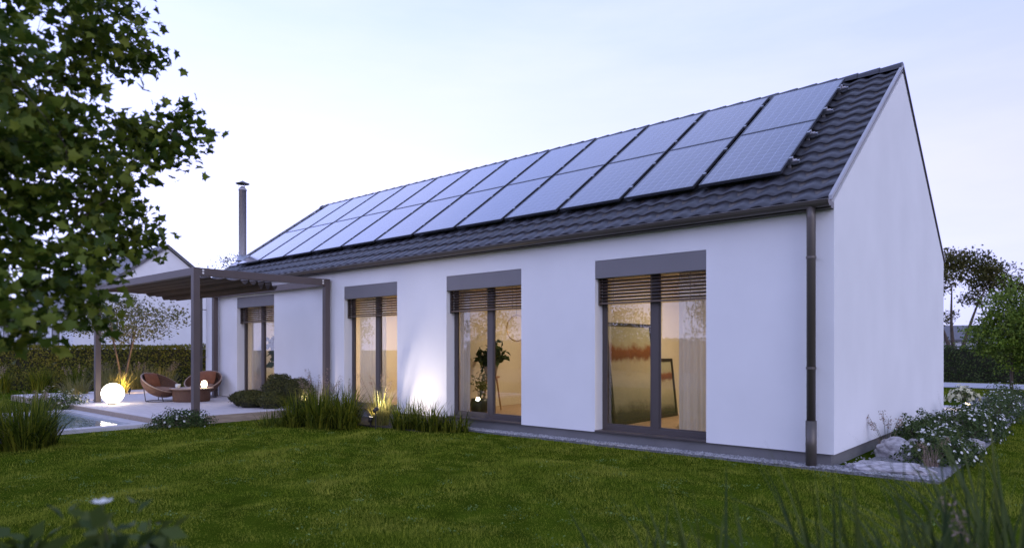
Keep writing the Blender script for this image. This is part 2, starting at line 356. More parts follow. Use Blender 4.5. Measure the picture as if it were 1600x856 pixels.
def lawn_grass():
    Ps = []; Hs = []; Ws = []
    for (y0, y1, dens, hh, ww) in ((4.4, 6.5, 4300, .032, .0042), (6.5, 9, 3200, .034, .005), (9, 12, 1900, .036, .0065), (12, 17, 900, .038, .009), (17, 34, 260, .042, .016)):
        half = y1*.86; area = (y1-y0)*2*half; n = int(area*dens)
        a = RNG.uniform(y0, y1, n); b_ = RNG.uniform(-half, half, n)
        k = np.abs(b_) < a*.86; a = a[k]; b_ = b_[k]
        p = C0+FW*a[:, None]+RT*b_[:, None]; x, y = p[:, 0], p[:, 1]
        jit = RNG.normal(0, .025, len(x))
        k = ~in_bed(x+jit, y+jit); x = x[k]; y = y[k]
        cl = np.clip(.55+.28*wsum(x, y, 1), 0, 1); c2 = np.clip(.5+.3*wsum(x, y, 2), 0, 1)
        H = hh*(.25+.85*cl**1.5+.75*c2**1.5)*RNG.uniform(.5, 1.35, len(x))
        Ps.append(np.stack([x, y, h_lawn(x, y)-.003], 1)); Hs.append(H); Ws.append(np.full(len(x), ww))
    P = np.concatenate(Ps); H = np.concatenate(Hs); W = np.concatenate(Ws); n = len(P)
    yaw = RNG.uniform(0, 2*pi, n); ln = RNG.uniform(.15, 1.1, n)
    d = np.stack([np.cos(yaw)*np.sin(ln), np.sin(yaw)*np.sin(ln), np.cos(ln)], 1); s_ = np.stack([-np.sin(yaw), np.cos(yaw), 0*yaw], 1)
    V = np.stack([P-s_*W[:, None]*.5, P+s_*W[:, None]*.5, P+d*H[:, None]], 1).reshape(-1, 3)
    tag(np_mesh('grass', V, np.arange(n*3).reshape(n, 3), MAT['grass']), 'short mown green lawn grass in front of the house', 'grass', kind='stuff')
lawn_grass()

def clover():
    Ps = []
    for i in range(230):
        a_ = RNG.uniform(5, 14); b_ = RNG.uniform(-.8, .8)*a_; c = C0+FW*a_+RT*b_; m = int(RNG.uniform(6, 34)); q = c+RNG.normal(0, RNG.uniform(.03, .12), (m, 2)); q = q[~in_bed(q[:, 0], q[:, 1])]
        if len(q): Ps.append(np.column_stack([q, h_lawn(q[:, 0], q[:, 1])+RNG.uniform(.012, .045, len(q))]))
    V, F_ = leaves(np.concatenate(Ps), .022, 'leaf', up=1.6)
    tag(np_mesh('clover', V, F_, MAT['clover']), 'small pale clover and weed leaves scattered in the lawn', 'clover', kind='stuff')
clover()

tag(MB().prism([(-7.0, -.28), (1.22, -.28), (1.28, 5), (1.18, 10), (1.05, 17.0), (-.3, 17.0), (-.3, 12.4), (-.02, 12.4), (-.02, 8.9), (0.2, 8.9), (.2, .2), (-7.0, .2)], 'z', -.06, .012).build('gravel_bed', 'gravel'), kind='structure')
tag(MB().box(-11.4, -7.02, -1.0, .03, -.05, -.002).build('planting_bed', 'bedsoil'), kind='structure')
tag(MB().box(-11.5, 0.9, 9.0, 12.2, -.05, .02).build('driveway', 'paving'), kind='structure')
tag(MB().box(-26, 20, 23.0, 27.3, -.05, .006).build('path', 'paving'), kind='structure')
# pebbles lying on the gravel (countless)
def pebbles():
    n = 15000; x = RNG.uniform(-7, 1.25, n); y = np.where(RNG.random(n) < .45, RNG.uniform(-.29, -.0, n), RNG.uniform(-.29, 15, n)); k = ((y < 0) | (x > .03)); x = x[k]; y = y[k]; n = len(x)
    r = RNG.uniform(.008, .028, n)
    oc = np.array([(1, 0, 0), (0, 1, 0), (-1, 0, 0), (0, -1, 0), (0, 0, .7), (0, 0, -.7)])
    V = (np.stack([x, y, np.full(n, .016)], 1)[:, None]+oc[None]*r[:, None, None]*RNG.uniform(.6, 1.2, (n, 6, 1))).reshape(-1, 3)
    t = np.array([(0, 1, 4), (1, 2, 4), (2, 3, 4), (3, 0, 4), (1, 0, 5), (2, 1, 5), (3, 2, 5), (0, 3, 5)])
    tag(np_mesh('gravel_stones', V, (np.arange(n)[:, None, None]*6+t[None]).reshape(-1, 3), MAT['pebble']), 'loose grey gravel stones around the foot of the house', 'gravel', kind='stuff')
pebbles()

# terrace: raised boards between pool and house
tag(MB().box(-22.5, -11.5, -3.95, -.0, -.05, .05).build('terrace_base', 'plinth'), kind='structure')
tb = MB(); nb = 27
for i in range(nb):
    y0 = -3.93+i*(3.93/nb); tb.box(-22.4, -11.52, y0, y0+3.93/nb-.006, .06, .15)
tag(tb.build('terrace', 'terr'), kind='structure')
tag(MB().box(-11.515, -11.46, -3.96, -.02, -.03, .148).box(-22.4, -11.515, -3.99, -3.935, -.03, .148).build('terrace_edge', 'riser'), kind='structure')

# pool
pool = thing('garden_pool', 'low garden pool with pale stone coping beside the terrace', 'pool', (-14.1, -5.6, 0))
cp = MB(); cp.box(-2.45, 2.4, -1.7, -1.4, -.05, .06).box(-2.45, 2.4, 1.35, 1.6, -.05, .06).box(2.12, 2.4, -1.4, 1.35, -.05, .06).box(-2.45, -2.15, -1.4, 1.35, -.05, .06)
cp.build('coping', 'coping', pool, bevel=.008)
MB().box(-2.15, 2.12, -1.4, 1.35, -.06, -.05).build('basin', 'basin', pool)
MB().add([(-2.15, -1.4, .015), (2.12, -1.4, .015), (2.12, 1.35, .015), (-2.15, 1.35, .015)], [(0, 1, 2, 3)]).build('water', 'water', pool)

# ------------------------------------------------------------------ the house
L = 18.1; W_ = 8.2; EZ = 3.50; SL = .715; RZ = EZ+SL*W_/2
house = thing('white_house', 'long white rendered house with dark tiled gable roof and four tall lit windows', 'house', (0, 0, 0))
WIN = [(1.775, 3.75), (5.37, 7.36), (8.92, 10.88), (14.07, 16.12)]
zt = 3.02; zb = .165; T = .34
wb = MB()
def gable(x0, x1):
    wb.prism([(0, zb), (W_, zb), (W_, EZ-.02), (W_/2, RZ-.02), (0, EZ-.02)], 'x', x0, x1)
gable(-T, 0); gable(-L, -L+T)
cur = T
for a, b_ in WIN:
    wb.box(-cur, -a, 0, T, zb, EZ-.03); wb.box(-a, -b_, 0, T, zt, EZ-.03); cur = b_
wb.box(-cur, -(L-T), 0, T, zb, EZ-.03); wb.box(-T, -(L-T), W_-T, W_, zb, EZ-.03)
wb.build('wall', 'stucco', house)
MB().box(-L+.05, -.05, .05, W_-.05, -.06, zb-.003).build('plinth', 'plinth', house)
inn = MB(); inn.box(-L+T, -T, T, W_-T, zb+.002, zb+.012); inn.build('interior_floor', 'floor', house)
ic = MB(); ic.box(-L+T, -T, T, W_-T, 3.06, 3.1); ic.build('interior_ceiling', 'ceilin', house)
iw = MB()
for a, b_ in ((4.15, 4.27), (8.3, 8.42), (12.4, 12.52)): iw.box(-b_, -a, T, 5.4, zb+.013, 3.058)
iw.box(-L+T, -T, 5.4, 5.5, zb+.013, 3.058)
iw.build('interior_wall', 'wallin', house)

# roof: courses of double-roman tiles, both slopes
def roof_side(sgn):
    x = np.arange(0, L+.001, .025); nc = 15; sl = sqrt(1+SL*SL); y0 = -.13; span = (W_/2-y0)
    u = (x % .30)/.30
    prof = .014*np.sin(u*2*pi)+.003*np.sin(u*4*pi+.6)
    rows = []
    for c in range(nc):
        a = y0+span*c/nc; b_ = y0+span*(c+1)/nc
        for (yy, off) in ((a+.03, -.002), (a+.004, .026), (a, .040), (a+(b_-a)*.5, .022), (b_, .004)):
            rows.append((yy, off))
    V = []
    for yy, off in rows:
        z = EZ+.07+SL*yy+(off+prof)*sl; Yv = yy if sgn > 0 else W_-yy
        wob = .002*np.sin(x*7+yy*11)
        V.append(np.stack([-x, np.full_like(x, Yv), z+wob], 1))
    V = np.stack(V, 0); nr, nx = V.shape[:2]; ix = np.arange(nr*nx).reshape(nr, nx)
    Fq = np.stack([ix[:-1, :-1], ix[:-1, 1:], ix[1:, 1:], ix[1:, :-1]], -1).reshape(-1, 4)
    return V.reshape(-1, 3), Fq
V1, F1 = roof_side(1); V2, F2 = roof_side(-1)
roof = np_mesh('roof', np.concatenate([V1, V2]), [np.concatenate([F1, F2+len(V1)])], MAT['tile'], house, smooth=False)
ub = MB()   # roof underside deck and soffit
ub.prism([(-.12, EZ-.09+.05), (W_/2, RZ-.02+.045), (W_+.12, EZ-.04), (W_+.12, EZ-.015), (W_/2, RZ+.06), (-.12, EZ-.015)], 'x', -L+.002, -.002)
ub.build('roof_deck', 'gutter', roof)
rc = MB(); k = 0
while k*.36 < L-.05:
    x1 = -k*.36; x0 = max(x1-.39, -L); r0, r1 = .115, .135; vs = []
    nn = 9
    for xx, rr in ((x0, r0), (x1-.0, r1)):
        for i in range(nn): t = pi*i/(nn-1); vs.append((xx, W_/2+rr*cos(t), RZ+.045+rr*sin(t)))
    rc.add(vs, [(i, i+1, nn+i+1, nn+i) for i in range(nn-1)]+[list(range(nn)), list(range(nn, 2*nn))]); k += 1
rc.build('ridge_tile', 'tile', roof)
for x0, x1 in ((-.03, .012), (-L-.012, -L+.03)):
    for s_ in (1, -1):
        f = lambda y: y if s_ > 0 else W_-y
        vg = MB(); vg.prism([(f(-.13), EZ-.012), (f(W_/2-.0), RZ+.098), (f(W_/2-.0), RZ+.148), (f(-.13), EZ+.043)], 'x', x0, x1)
        vg.build('verge_trim', 'verge' if s_ > 0 else 'gutter', roof)

# gutter and pipes
gt = MB(); n_ = 12; gy0, gz0, gr = -.20, EZ-.035, .075
ro = [(gy0+gr*cos(pi+pi*i/n_), gz0+gr*sin(pi+pi*i/n_)) for i in range(n_+1)]
ri = [(gy0+(gr-.008)*cos(2*pi-pi*i/n_), gz0+(gr-.008)*sin(2*pi-pi*i/n_)) for i in range(n_+1)]
gt.prism(ro+ri, 'x', -L-.02, .0)
gt.prism([(gy0+gr*.98*cos(pi+pi*i/n_), gz0+gr*.98*sin(pi+pi*i/n_)) for i in range(n_+1)], 'x', -.012, .006)
gt.prism([(gy0+gr*.98*cos(pi+pi*i/n_), gz0+gr*.98*sin(pi+pi*i/n_)) for i in range(n_+1)], 'x', -L-.026, -L-.01)
gt.path([(-L, gy0-gr, gz0), (.004, gy0-gr, gz0)], .011, 8)
gt.box(-L, .0, -.125, -.002, EZ-.12, EZ-.04)
gut = gt.build('gutter', 'gutter', house, smooth=False)
for i in range(26):
    gb = MB(); xx = -.35-i*.69; gb.box(xx-.012, xx+.012, -.285, -.13, EZ-.028, EZ-.02); gb.box(xx-.012, xx+.012, -.135, -.128, EZ-.11, EZ-.02)
    gb.build('gutter_bracket', 'gutter', gut)
for xp in (-.235, -L+.02):
    dp = MB(); yp = -.17
    dp.path([(xp, gy0+.01, gz0-gr+.02), (xp, yp, gz0-.2), (xp, yp, .60)], .057, 18)
    dp.path([(xp, yp, .61), (xp, yp, -.02)], .069, 18)
    d = dp.build('downpipe', 'gutter', house, smooth=True)
    for zz in (1.3, 2.75):
        cb = MB(); cb.lathe([(.058, -.015), (.064, -.015), (.064, .015), (.058, .015)], 16, (xp, yp, zz)); cb.box(xp-.01, xp+.01, yp+.055, 0, zz-.012, zz+.012); cb.build('pipe_clamp', 'gutter', d)

# chimney
cx, cy = -17.75, 1.0; cz = EZ+SL*cy
ch = MB(); ch.lathe([(.115, -.15), (.115, 2.32), (.125, 2.32), (.125, 2.36), (.05, 2.45), (.05, 2.42)], 20, (cx, cy, cz))
chm = ch.build('chimney', 'steel', house, smooth=True)
MB().lathe([(0.0, .10), (.10, .04), (.21, 0), (.205, -.012), (.0, .02)], 20, (cx, cy, cz+2.54)).build('chimney_cap', 'gutter', chm)
for i in range(3): t = 2*pi*i/3; MB().tube((cx+.1*cos(t), cy+.1*sin(t), cz+2.36), (cx+.13*cos(t), cy+.13*sin(t), cz+2.55), .006, n=5).build('cap_strut', 'steel', chm)
fl = MB(); fl.m = Matrix.Translation((cx, cy, cz+.12)) @ Matrix.Rotation(math.atan(SL), 4, 'X'); fl.box(-.28, .3, -.32, .3, -.02, .012); fl.m = None
fl.lathe([(.20, .02), (.13, .20), (.12, .20)], 20, (cx, cy, cz+.08))
fl.build('flashing', 'alu', chm, smooth=True)

# mounting rails on the roof
nrm = Vector((0, -SL, 1)).normalized(); ups = Vector((0, 1, SL)).normalized()
PX0, PITCH, PWID, PLEN = .88, 1.37, 1.275, 2.01
base_y = .62
RR = MB()
rail_t = [.45, 1.5, 2.5, 3.6]
for t in rail_t:
    o_ = Vector((0, base_y, EZ+.07+SL*base_y))+ups*t+nrm*.10
    RR.m = Matrix.Translation(o_) @ Matrix.Rotation(math.atan(SL), 4, 'X')
    RR.box(-PX0-12*PITCH+.02, -PX0+.14, -.025, .025, -.045, 0.0)
    RR.m = None
RR.build('mounting_rail', 'alu', roof)
# the rail ends' clamps
for t in rail_t:
    o_ = Vector((-PX0+.055, base_y, EZ+.07+SL*base_y))+ups*t+nrm*.12
    q = MB(); q.m = Matrix.Translation(o_) @ Matrix.Rotation(math.atan(SL), 4, 'X')
    q.tube((-.03, 0, -.02), (.05, 0, -.02), .024, n=12); q.box(-.03, .0, -.022, .022, -.02, .036); q.m = None
    q.build('end_clamp', 'steel', roof)
# roof hooks under rails (dark) : feet down to the tiles
for t in rail_t:
    for j in range(13):
        hk = MB()
        o_ = Vector((-PX0-.02-j*PITCH, base_y, EZ+.07+SL*base_y))+ups*t
        hk.m = Matrix.Translation(o_) @ Matrix.Rotation(math.atan(SL), 4, 'X'); hk.box(-.02, .02, -.02, .02, -.03, .052); hk.m = None; hk.build('roof_hook', 'steel', roof)

# solar panels
ORD = ['first', 'second', 'third', 'fourth', 'fifth', 'sixth', 'seventh', 'eighth', 'ninth', 'tenth', 'eleventh', 'twelfth']
proto = None
for row in range(2):
    for c in range(12):
        lab = ('nearest' if c == 0 else 'farthest' if c == 11 else ORD[c])+(' blue solar panel from the tall gable end in the ' if 0 < c < 11 else ' blue solar panel to the near gable end in the ' if c == 0 else ' blue solar panel, next to the chimney, in the ')+('lower' if row == 0 else 'upper')+' row on the roof'
        o_ = Vector((-PX0-c*PITCH-PWID/2, base_y, EZ+.07+SL*base_y))+ups*(row*(PLEN+.02)+PLEN/2)+nrm*.12
        if proto is None:
            r = thing('solar_panel', lab, 'solar panel', o_, 'solar panels in two rows on the roof')
            r.rotation_euler = (math.atan(SL), 0, 0)
            fb = MB(); w2, l2 = PWID/2, PLEN/2
            fb.box(-w2, w2, -l2, -l2+.022, -.018, .026).box(-w2, w2, l2-.022, l2, -.018, .026).box(-w2, -w2+.022, -l2+.022, l2-.022, -.018, .026).box(w2-.022, w2, -l2+.022, l2-.022, -.018, .026)
            fb.build('frame', 'panelframe', r)
            MB().box(-w2+.022, w2-.022, -l2+.022, l2-.022, -.008, .022).build('cell_glass', 'solar', r)
            jb = MB(); jb.box(-.08, .08, .5, .62, -.03, -.009); jb.build('junction_box', 'darkalu', r)
            for yy in (-.55, .45): MB().box(w2, w2+.05, yy-.03, yy+.03, -.01, .036).build('clamp', 'alu', r)
            proto = r
        else:
            r = dup(proto, o_, 0, lab); r.rotation_euler = (math.atan(SL), 0, 0)

# windows
def window(a, b_, yd=.22):
    zb_ = .175; zt_ = zt; f = MB(); fw = .07; y0, y1 = yd, yd+.075
    f.box(-b_, -b_+fw, y0, y1, zb_, zt_-.002).box(-a-fw, -a, y0, y1, zb_, zt_-.002)
    f.box(-b_+fw, -a-fw, y0, y1, zb_, zb_+.095).box(-b_+fw, -a-fw, y0, y1, zt_-.09, zt_-.002)
    mid = -(a+b_)/2+.02; f.box(mid-.065, mid+.065, y0-.004, y1+.004, zb_+.095, zt_-.09)
    # sash lines
    w = f.build('window', 'frame', house, bevel=.004)
    for x0, x1 in ((-b_+fw, mid-.065), (mid+.065, -a-fw)):
        g = MB(); g.box(x0-.006, x1+.006, y0+.028, y0+.036, zb_+.09, zt_-.086); g.build('pane', 'glass', w)
        s2 = MB(); t_ = .028
        for (xa, xb, za, zb2) in ((x0, x0+t_, zb_+.095, zt_-.09), (x1-t_, x1, zb_+.095, zt_-.09), (x0+t_, x1-t_, zb_+.095, zb_+.095+t_), (x0+t_, x1-t_, zt_-.09-t_, zt_-.09)): s2.box(xa, xb, y0+.008, y0+.024, za, zb2)
        s2.build('sash', 'frame', w)
    hd = MB(); hd.box(mid-.045, mid-.02, y1+.004, y1+.05, 1.1, 1.25); hd.build('handle', 'frame', w)
    bx = MB(); bx.box(-b_+.002, -a-.002, .006, yd-.02, 2.725, zt_-.003); bx.build('shutter_box', 'box', w, bevel=.004)
    sl = MB(); 
    for i in range(7):
        z = 2.68-i*.054; yc = .13
        sl.prism([(yc-.036, z+.006), (yc-.010, z+.011), (yc+.036, z-.010), (yc+.034, z-.014), (yc-.010, z+.006), (yc-.036, z+.002)], 'x', -b_+.03, -a-.03)
    sl.box(-b_+.03, -a-.03, .10, .155, 2.68-7*.054-.004, 2.68-7*.054+.02)
    for xx in (-b_+.3, mid, -a-.3): sl.box(xx-.003, xx+.003, .093, .097, 2.31, 2.72)
    sl.build('blind', 'slat', w)
    MB().box(-b_+.004, -b_+.028, .095, .165, 2.28, 2.722).build('blind_guide', 'frame', w); MB().box(-a-.028, -a-.004, .095, .165, 2.28, 2.722).build('blind_guide', 'frame', w)
    si = MB(); si.box(-b_-.0, -a+.0, -.012, yd-.002, zb_-.008, zb_+.018); si.build('sill', 'frame', w)
    return w
for a, b_ in WIN: window(a, b_)

# ------------------------------------------------------------------ interior things
def ceiling_lamp(x, y, p, col=(1, .82, .60)):
    t = thing('ceiling_lamp', None, 'ceiling lamp', (x, y, 3.06), 'ceiling lamps inside the rooms')
    MB().lathe([(.0, -.002), (.22, -.002), (.22, -.05), (.20, -.055)], 24).build('housing', 'ceram', t, smooth=True)
    MB().lathe([(.20, -.052), (.10, -.056), (.0, -.058)], 24).build('diffuser', 'ceil_em', t)
    ld = bpy.data.lights.new('lamp_light', 'AREA'); ld.shape = 'DISK'; ld.size = .5; ld.energy = p; ld.color = col; ld.spread = radians(170)
    lo = bpy.data.objects.new('lamp_light', ld); COL.objects.link(lo); lo.parent = t; lo.location = (0, 0, -.09)
    return t
for (x, y, p), lb in zip(((-2.3, 2.6, 78), (-6.3, 2.9, 70), (-10.4, 2.2, 120), (-15.2, 2.4, 70)), ('round warm ceiling lamp in the room with the leaning paintings', 'round warm ceiling lamp in the room with the black basket plant', 'round warm ceiling lamp behind the long sheer curtain', 'round warm ceiling lamp in the farthest lit room behind the pergola')):
    ceiling_lamp(x, y, p)['label'] = lb

def picture(name, label, x, y0, y1, h, lean, rz=0):
    t = thing(name, label, 'painting', (x, (y0+y1)/2, .178)); t.rotation_euler = (0, -lean, 0)
    w2 = (y1-y0)/2; f = MB(); b_ = .06
    f.box(0, .04, -w2, -w2+b_, 0, h).box(0, .04, w2-b_, w2, 0, h).box(0, .04, -w2+b_, w2-b_, 0, b_).box(0, .04, -w2+b_, w2-b_, h-b_, h); f.build('frame', 'darkw', t)
    MB().box(.008, .022, -w2+b_, w2-b_, b_, h-b_).build('canvas', 'art', t)
picture('framed_painting', 'large dark framed abstract painting with rust band leaning behind the nearest window', -3.90, .78, 2.42, 1.86, .11)
picture('framed_painting', 'smaller dark framed picture leaning behind the big painting, right of the mullion', -3.98, 2.55, 3.32, 1.18, .11)

def curtain(label, x0, x1, y, mat='sheer', folds=.075, name='curtain'):
    n = int((x1-x0)/.012); xs = np.linspace(x0, x1, n); ph = xs/folds*2*pi
    a = .035*np.sin(ph+.8*np.sin(ph*.31))+.012*np.sin(ph*.53)
    zs = np.array([.185, 1.0, 2.0, 3.0]); V = []
    for j, z in enumerate(zs): V.append(np.stack([xs-x0+.01*np.sin(ph*.2+z), a*(1-.12*j), np.full(n, z-.185)], 1))
    V = np.stack(V); ix = np.arange(V.shape[0]*n).reshape(-1, n)
    t = thing(name, label, 'curtain', (x0, y, .185), 'curtains hanging inside the windows')
    np_mesh('cloth', V.reshape(-1, 3), np.stack([ix[:-1, :-1], ix[:-1, 1:], ix[1:, 1:], ix[1:, :-1]], -1).reshape(-1, 4), MAT[mat], t, smooth=True)
    MB().tube((-.05, 0, 2.84), (x1-x0+.05, 0, 2.84), .012, n=8).build('curtain_rail', 'frame', t)
curtain('sheer white curtain at the right side of the nearest window', -2.45, -1.70, .46)
curtain('sheer white curtain behind the left leaf of the window above the grasses', -10.85, -9.85, .44)
curtain('narrow pale curtain at the left edge of the window with the basket plant', -7.42, -7.12, .44)
curtain('pale curtain at the left edge of the window beside the round chairs', -16.1, -15.45, .44)

# armchair in the nearest room
ac = thing('armchair', 'pale round armchair beside the curtain in the nearest window', 'armchair', (-2.55, 1.75, .177))
s_ = MB(); s_.lathe([(.28, .12), (.40, .14), (.44, .30), (.40, .42), (.0, .44)], 24, closed=False); s_.build('seat', 'fabricw', ac, smooth=True)
bk = MB(); N_ = 14; vs = []
for j, (z, r) in enumerate(((.30, .44), (.75, .50), (.80, .46), (.75, .40), (.42, .36))):
    for i in range(N_+1): t = radians(-100+200*i/N_)-radians(20); vs.append((r*cos(t), r*sin(t), z))
bk.add(vs, [(j*(N_+1)+i, j*(N_+1)+i+1, (j+1)*(N_+1)+i+1, (j+1)*(N_+1)+i) for j in range(4) for i in range(N_)]); bk.build('backrest', 'fabricw', ac, smooth=True)
for i in range(4): t = pi/4+pi/2*i; MB().tube((.26*cos(t), .26*sin(t), .13), (.32*cos(t), .32*sin(t), 0), .018, .012, 8).build('leg', 'wood', ac)

def pot_plant(name, label, loc, potprof, potmat, n, lsize, spread, h0, h1, mat='shrub', seed=1, stems=7):
    rng = np.random.default_rng(seed); t = thing(name, label, 'potted plant', loc)
    MB().lathe(potprof, 24).build('pot', potmat, t, smooth=True)
    top = potprof[-1][1]; sb = MB(); P = []; Nn = []
    for i in range(stems):
        a = rng.uniform(0, 2*pi); r = rng.uniform(.3, 1)*spread; z = rng.uniform(h0, h1)
        pts = [(0, 0, top-.04), (r*.3*cos(a), r*.3*sin(a), top+(z-top)*.5), (r*.75*cos(a), r*.75*sin(a), top+(z-top)*.9), (r*cos(a), r*sin(a), z)]
        sb.path(pts, [.008, .006, .004, .002], 5)
        for k in range(n//stems):
            f_ = rng.uniform(.45, 1); P.append([r*f_*cos(a)+rng.normal(0, .04), r*f_*sin(a)+rng.normal(0, .04), top+(z-top)*f_**.7+rng.normal(0, .05)])
    st = sb.build('stem', 'stem', t)
    V, F_ = leaves(np.array(P), lsize, 'leaf', up=.8, rng=rng); np_mesh('foliage', V, F_, MAT[mat], t)
    return t
pot_plant('potted_plant', 'small fern in a black basket pot behind the second window', (-7.25, .85, .177), [(.0, 0), (.13, 0), (.19, .10), (.20, .22), (.17, .33), (.15, .33), (.15, .27), (0, .27)], 'black', 120, .10, .22, .5, .95, 'ogry', 3)
pot_plant('potted_plant', 'big dark leafy plant standing on a wooden stool in the second window', (-7.75, 1.75, .94), [(.0, 0), (.12, 0), (.16, .22), (.15, .22), (0, .2)], 'beige', 340, .17, .34, .26, .68, 'hedged', 4, 16)
stl = thing('wooden_stool', 'tall oak plant stool under the big dark plant', 'stool', (-7.75, 1.75, .177))
MB().lathe([(0, .72), (.2, .72), (.2, .76), (0, .76)], 24).build('seat', 'wood', stl)
for i in range(3): t = 2*pi*i/3+.4; MB().tube((.13*cos(t), .13*sin(t), .72), (.24*cos(t), .24*sin(t), 0), .022, .016, 8).build('leg', 'wood', stl)
cb = thing('tall_cabinet', 'pale flat fronted cabinet at the right of the second window', 'cabinet', (-7.2, 4.9, .177))
MB().box(-.95, 1.3, -.0, .48, .0, 1.62).build('body', 'cab', cb)
for i in range(3): MB().box(-.945+i*.75, -.21+i*.75, -.022, -.002, .06, 1.6).build('door', 'cab', cb, bevel=.004)
for i in range(3): MB().box(-.27+i*.75, -.25+i*.75, -.04, -.023, .75, 1.1).build('handle', 'darkw', cb)
mr_ = thing('round_mirror', 'round thin brass ring pendant in the second window', 'pendant', (-7.55, 2.4, 3.05))
rg = MB(); pts = [(.30*cos(t), 0, -1.02+.30*sin(t)) for t in np.linspace(0, 2*pi, 33)]; rg.path(pts, .012, 8); rg.build('ring', 'gold', mr_); MB().tube((0, 0, 0), (0, 0, -.72), .004, n=5).build('cord', 'darkw', mr_)
pot_plant('potted_plant', 'tall leafy plant in a beige floor vase behind the farthest window', (-15.25, .95, .177), [(.0, 0), (.12, 0), (.20, .35), (.23, .58), (.20, .60), (.0, .5)], 'beige', 150, .30, .38, 1.0, 1.75, 'shrub', 6, 12)
sd_ = thing('sideboard', 'low dark sideboard behind the curtained window', 'sideboard', (-9.2, 2.2, .177))
MB().box(-.6, .5, -.22, .22, .18, .72).build('body', 'wood', sd_)
for i, (a, b_) in enumerate(((-.55, -.18), (.45, -.18), (-.55, .18), (.45, .18))): MB().tube((a, b_, .18), (a, b_, 0), .02, .014, 8).build('leg', 'darkw', sd_)
cf = thing('coffee_machine', 'small dark box shaped appliance on the low sideboard', 'appliance', (-9.35, 2.2, .897))
MB().box(-.14, .14, -.12, .14, 0, .06).box(-.14, .14, .02, .14, .06, .34).box(-.14, .14, -.12, .02, .26, .34).build('body', 'black', cf, bevel=.01)
fl_ = thing('floor_lamp', 'floor lamp with glowing white shade in the farthest lit room', 'lamp', (-16.3, 2.9, .177))
MB().lathe([(0, 0), (.16, 0), (.16, .02), (.012, .03), (.012, 1.45), (0, 1.45)], 16).build('stand', 'rod', fl_); MB().lathe([(.24, 1.4), (.18, 1.75)], 24).build('lamp_shade', 'lampi', fl_)

# ------------------------------------------------------------------ pergola
pg = thing('pergola', 'taupe metal pergola with folded dark fabric roof over the terrace', 'pergola', (-14.34, -1.68, .15))
hx, hy = 2.9, 1.56; pz = 3.08
for sx, sy in ((1, -1), (1, 1), (-1, -1), (-1, 1)):
    q = MB(); q.box(sx*hx-.065, sx*hx+.065, sy*hy-.065, sy*hy+.065, 0, pz); q.box(sx*hx-.09, sx*hx+.09, sy*hy-.09, sy*hy+.09, 0, .012)
    q.build('post', 'perg', pg, bevel=.004)
for sy in (-1, 1): MB().box(-hx+.067, hx-.067, sy*hy-.06, sy*hy+.06, pz-.16, pz-.003).build('beam', 'perg', pg, bevel=.004)
for sx in (-1, 1): MB().box(sx*hx-.06, sx*hx+.06, -hy+.067, hy-.067, pz-.16, pz-.003).build('beam', 'perg', pg, bevel=.004)
for sx in (-1, 1): MB().box(sx*(hx-.22)-.02, sx*(hx-.22)+.02, -hy+.06, hy-.06, pz-.12, pz-.08).build('awning_track', 'perg', pg)
# folded awning: straight then bunched scallops
ys = []; zs = []
y = -hy+.07; k = 0
cw = []
while y < .35:
    w = .34 if y < -.75 else .20 if y < -.2 else .17; d = .05 if y < -.75 else .11 if y < -.2 else .19
    for i in range(8): t = i/8; cw.append((y+w*t, pz-.14-d*sin(pi*t)**.8))
    y += w
xs_ = [-hx+.25, hx-.25]; vs = []
for xx in xs_:
    for yy, zz in cw: vs.append((xx, yy, zz))
    for yy, zz in cw: vs.append((xx, yy, zz+.004))
nC = len(cw); a = MB()
fs = [(i, i+1, 2*nC+i+1, 2*nC+i) for i in range(nC-1)]+[(nC+i+1, nC+i, 3*nC+i, 3*nC+i+1) for i in range(nC-1)]
a.add(vs, fs); a.build('awning', 'canvas', pg, smooth=True)
ab = MB()
y = -hy+.07
while y < .35:
    ab.box(-hx+.2, hx-.2, y-.015, y+.015, pz-.145, pz-.115); y += (.34 if y < -.75 else .20 if y < -.2 else .17)
ab.build('awning_bar', 'perg', pg)
for sy in (-1, 1):
    for dz in (.050, .108): MB().tube((hx+.058, sy*(hy-.13), pz-dz), (hx+.068, sy*(hy-.13), pz-dz), .022, n=14).build('corner_bolt', 'ceram', pg)

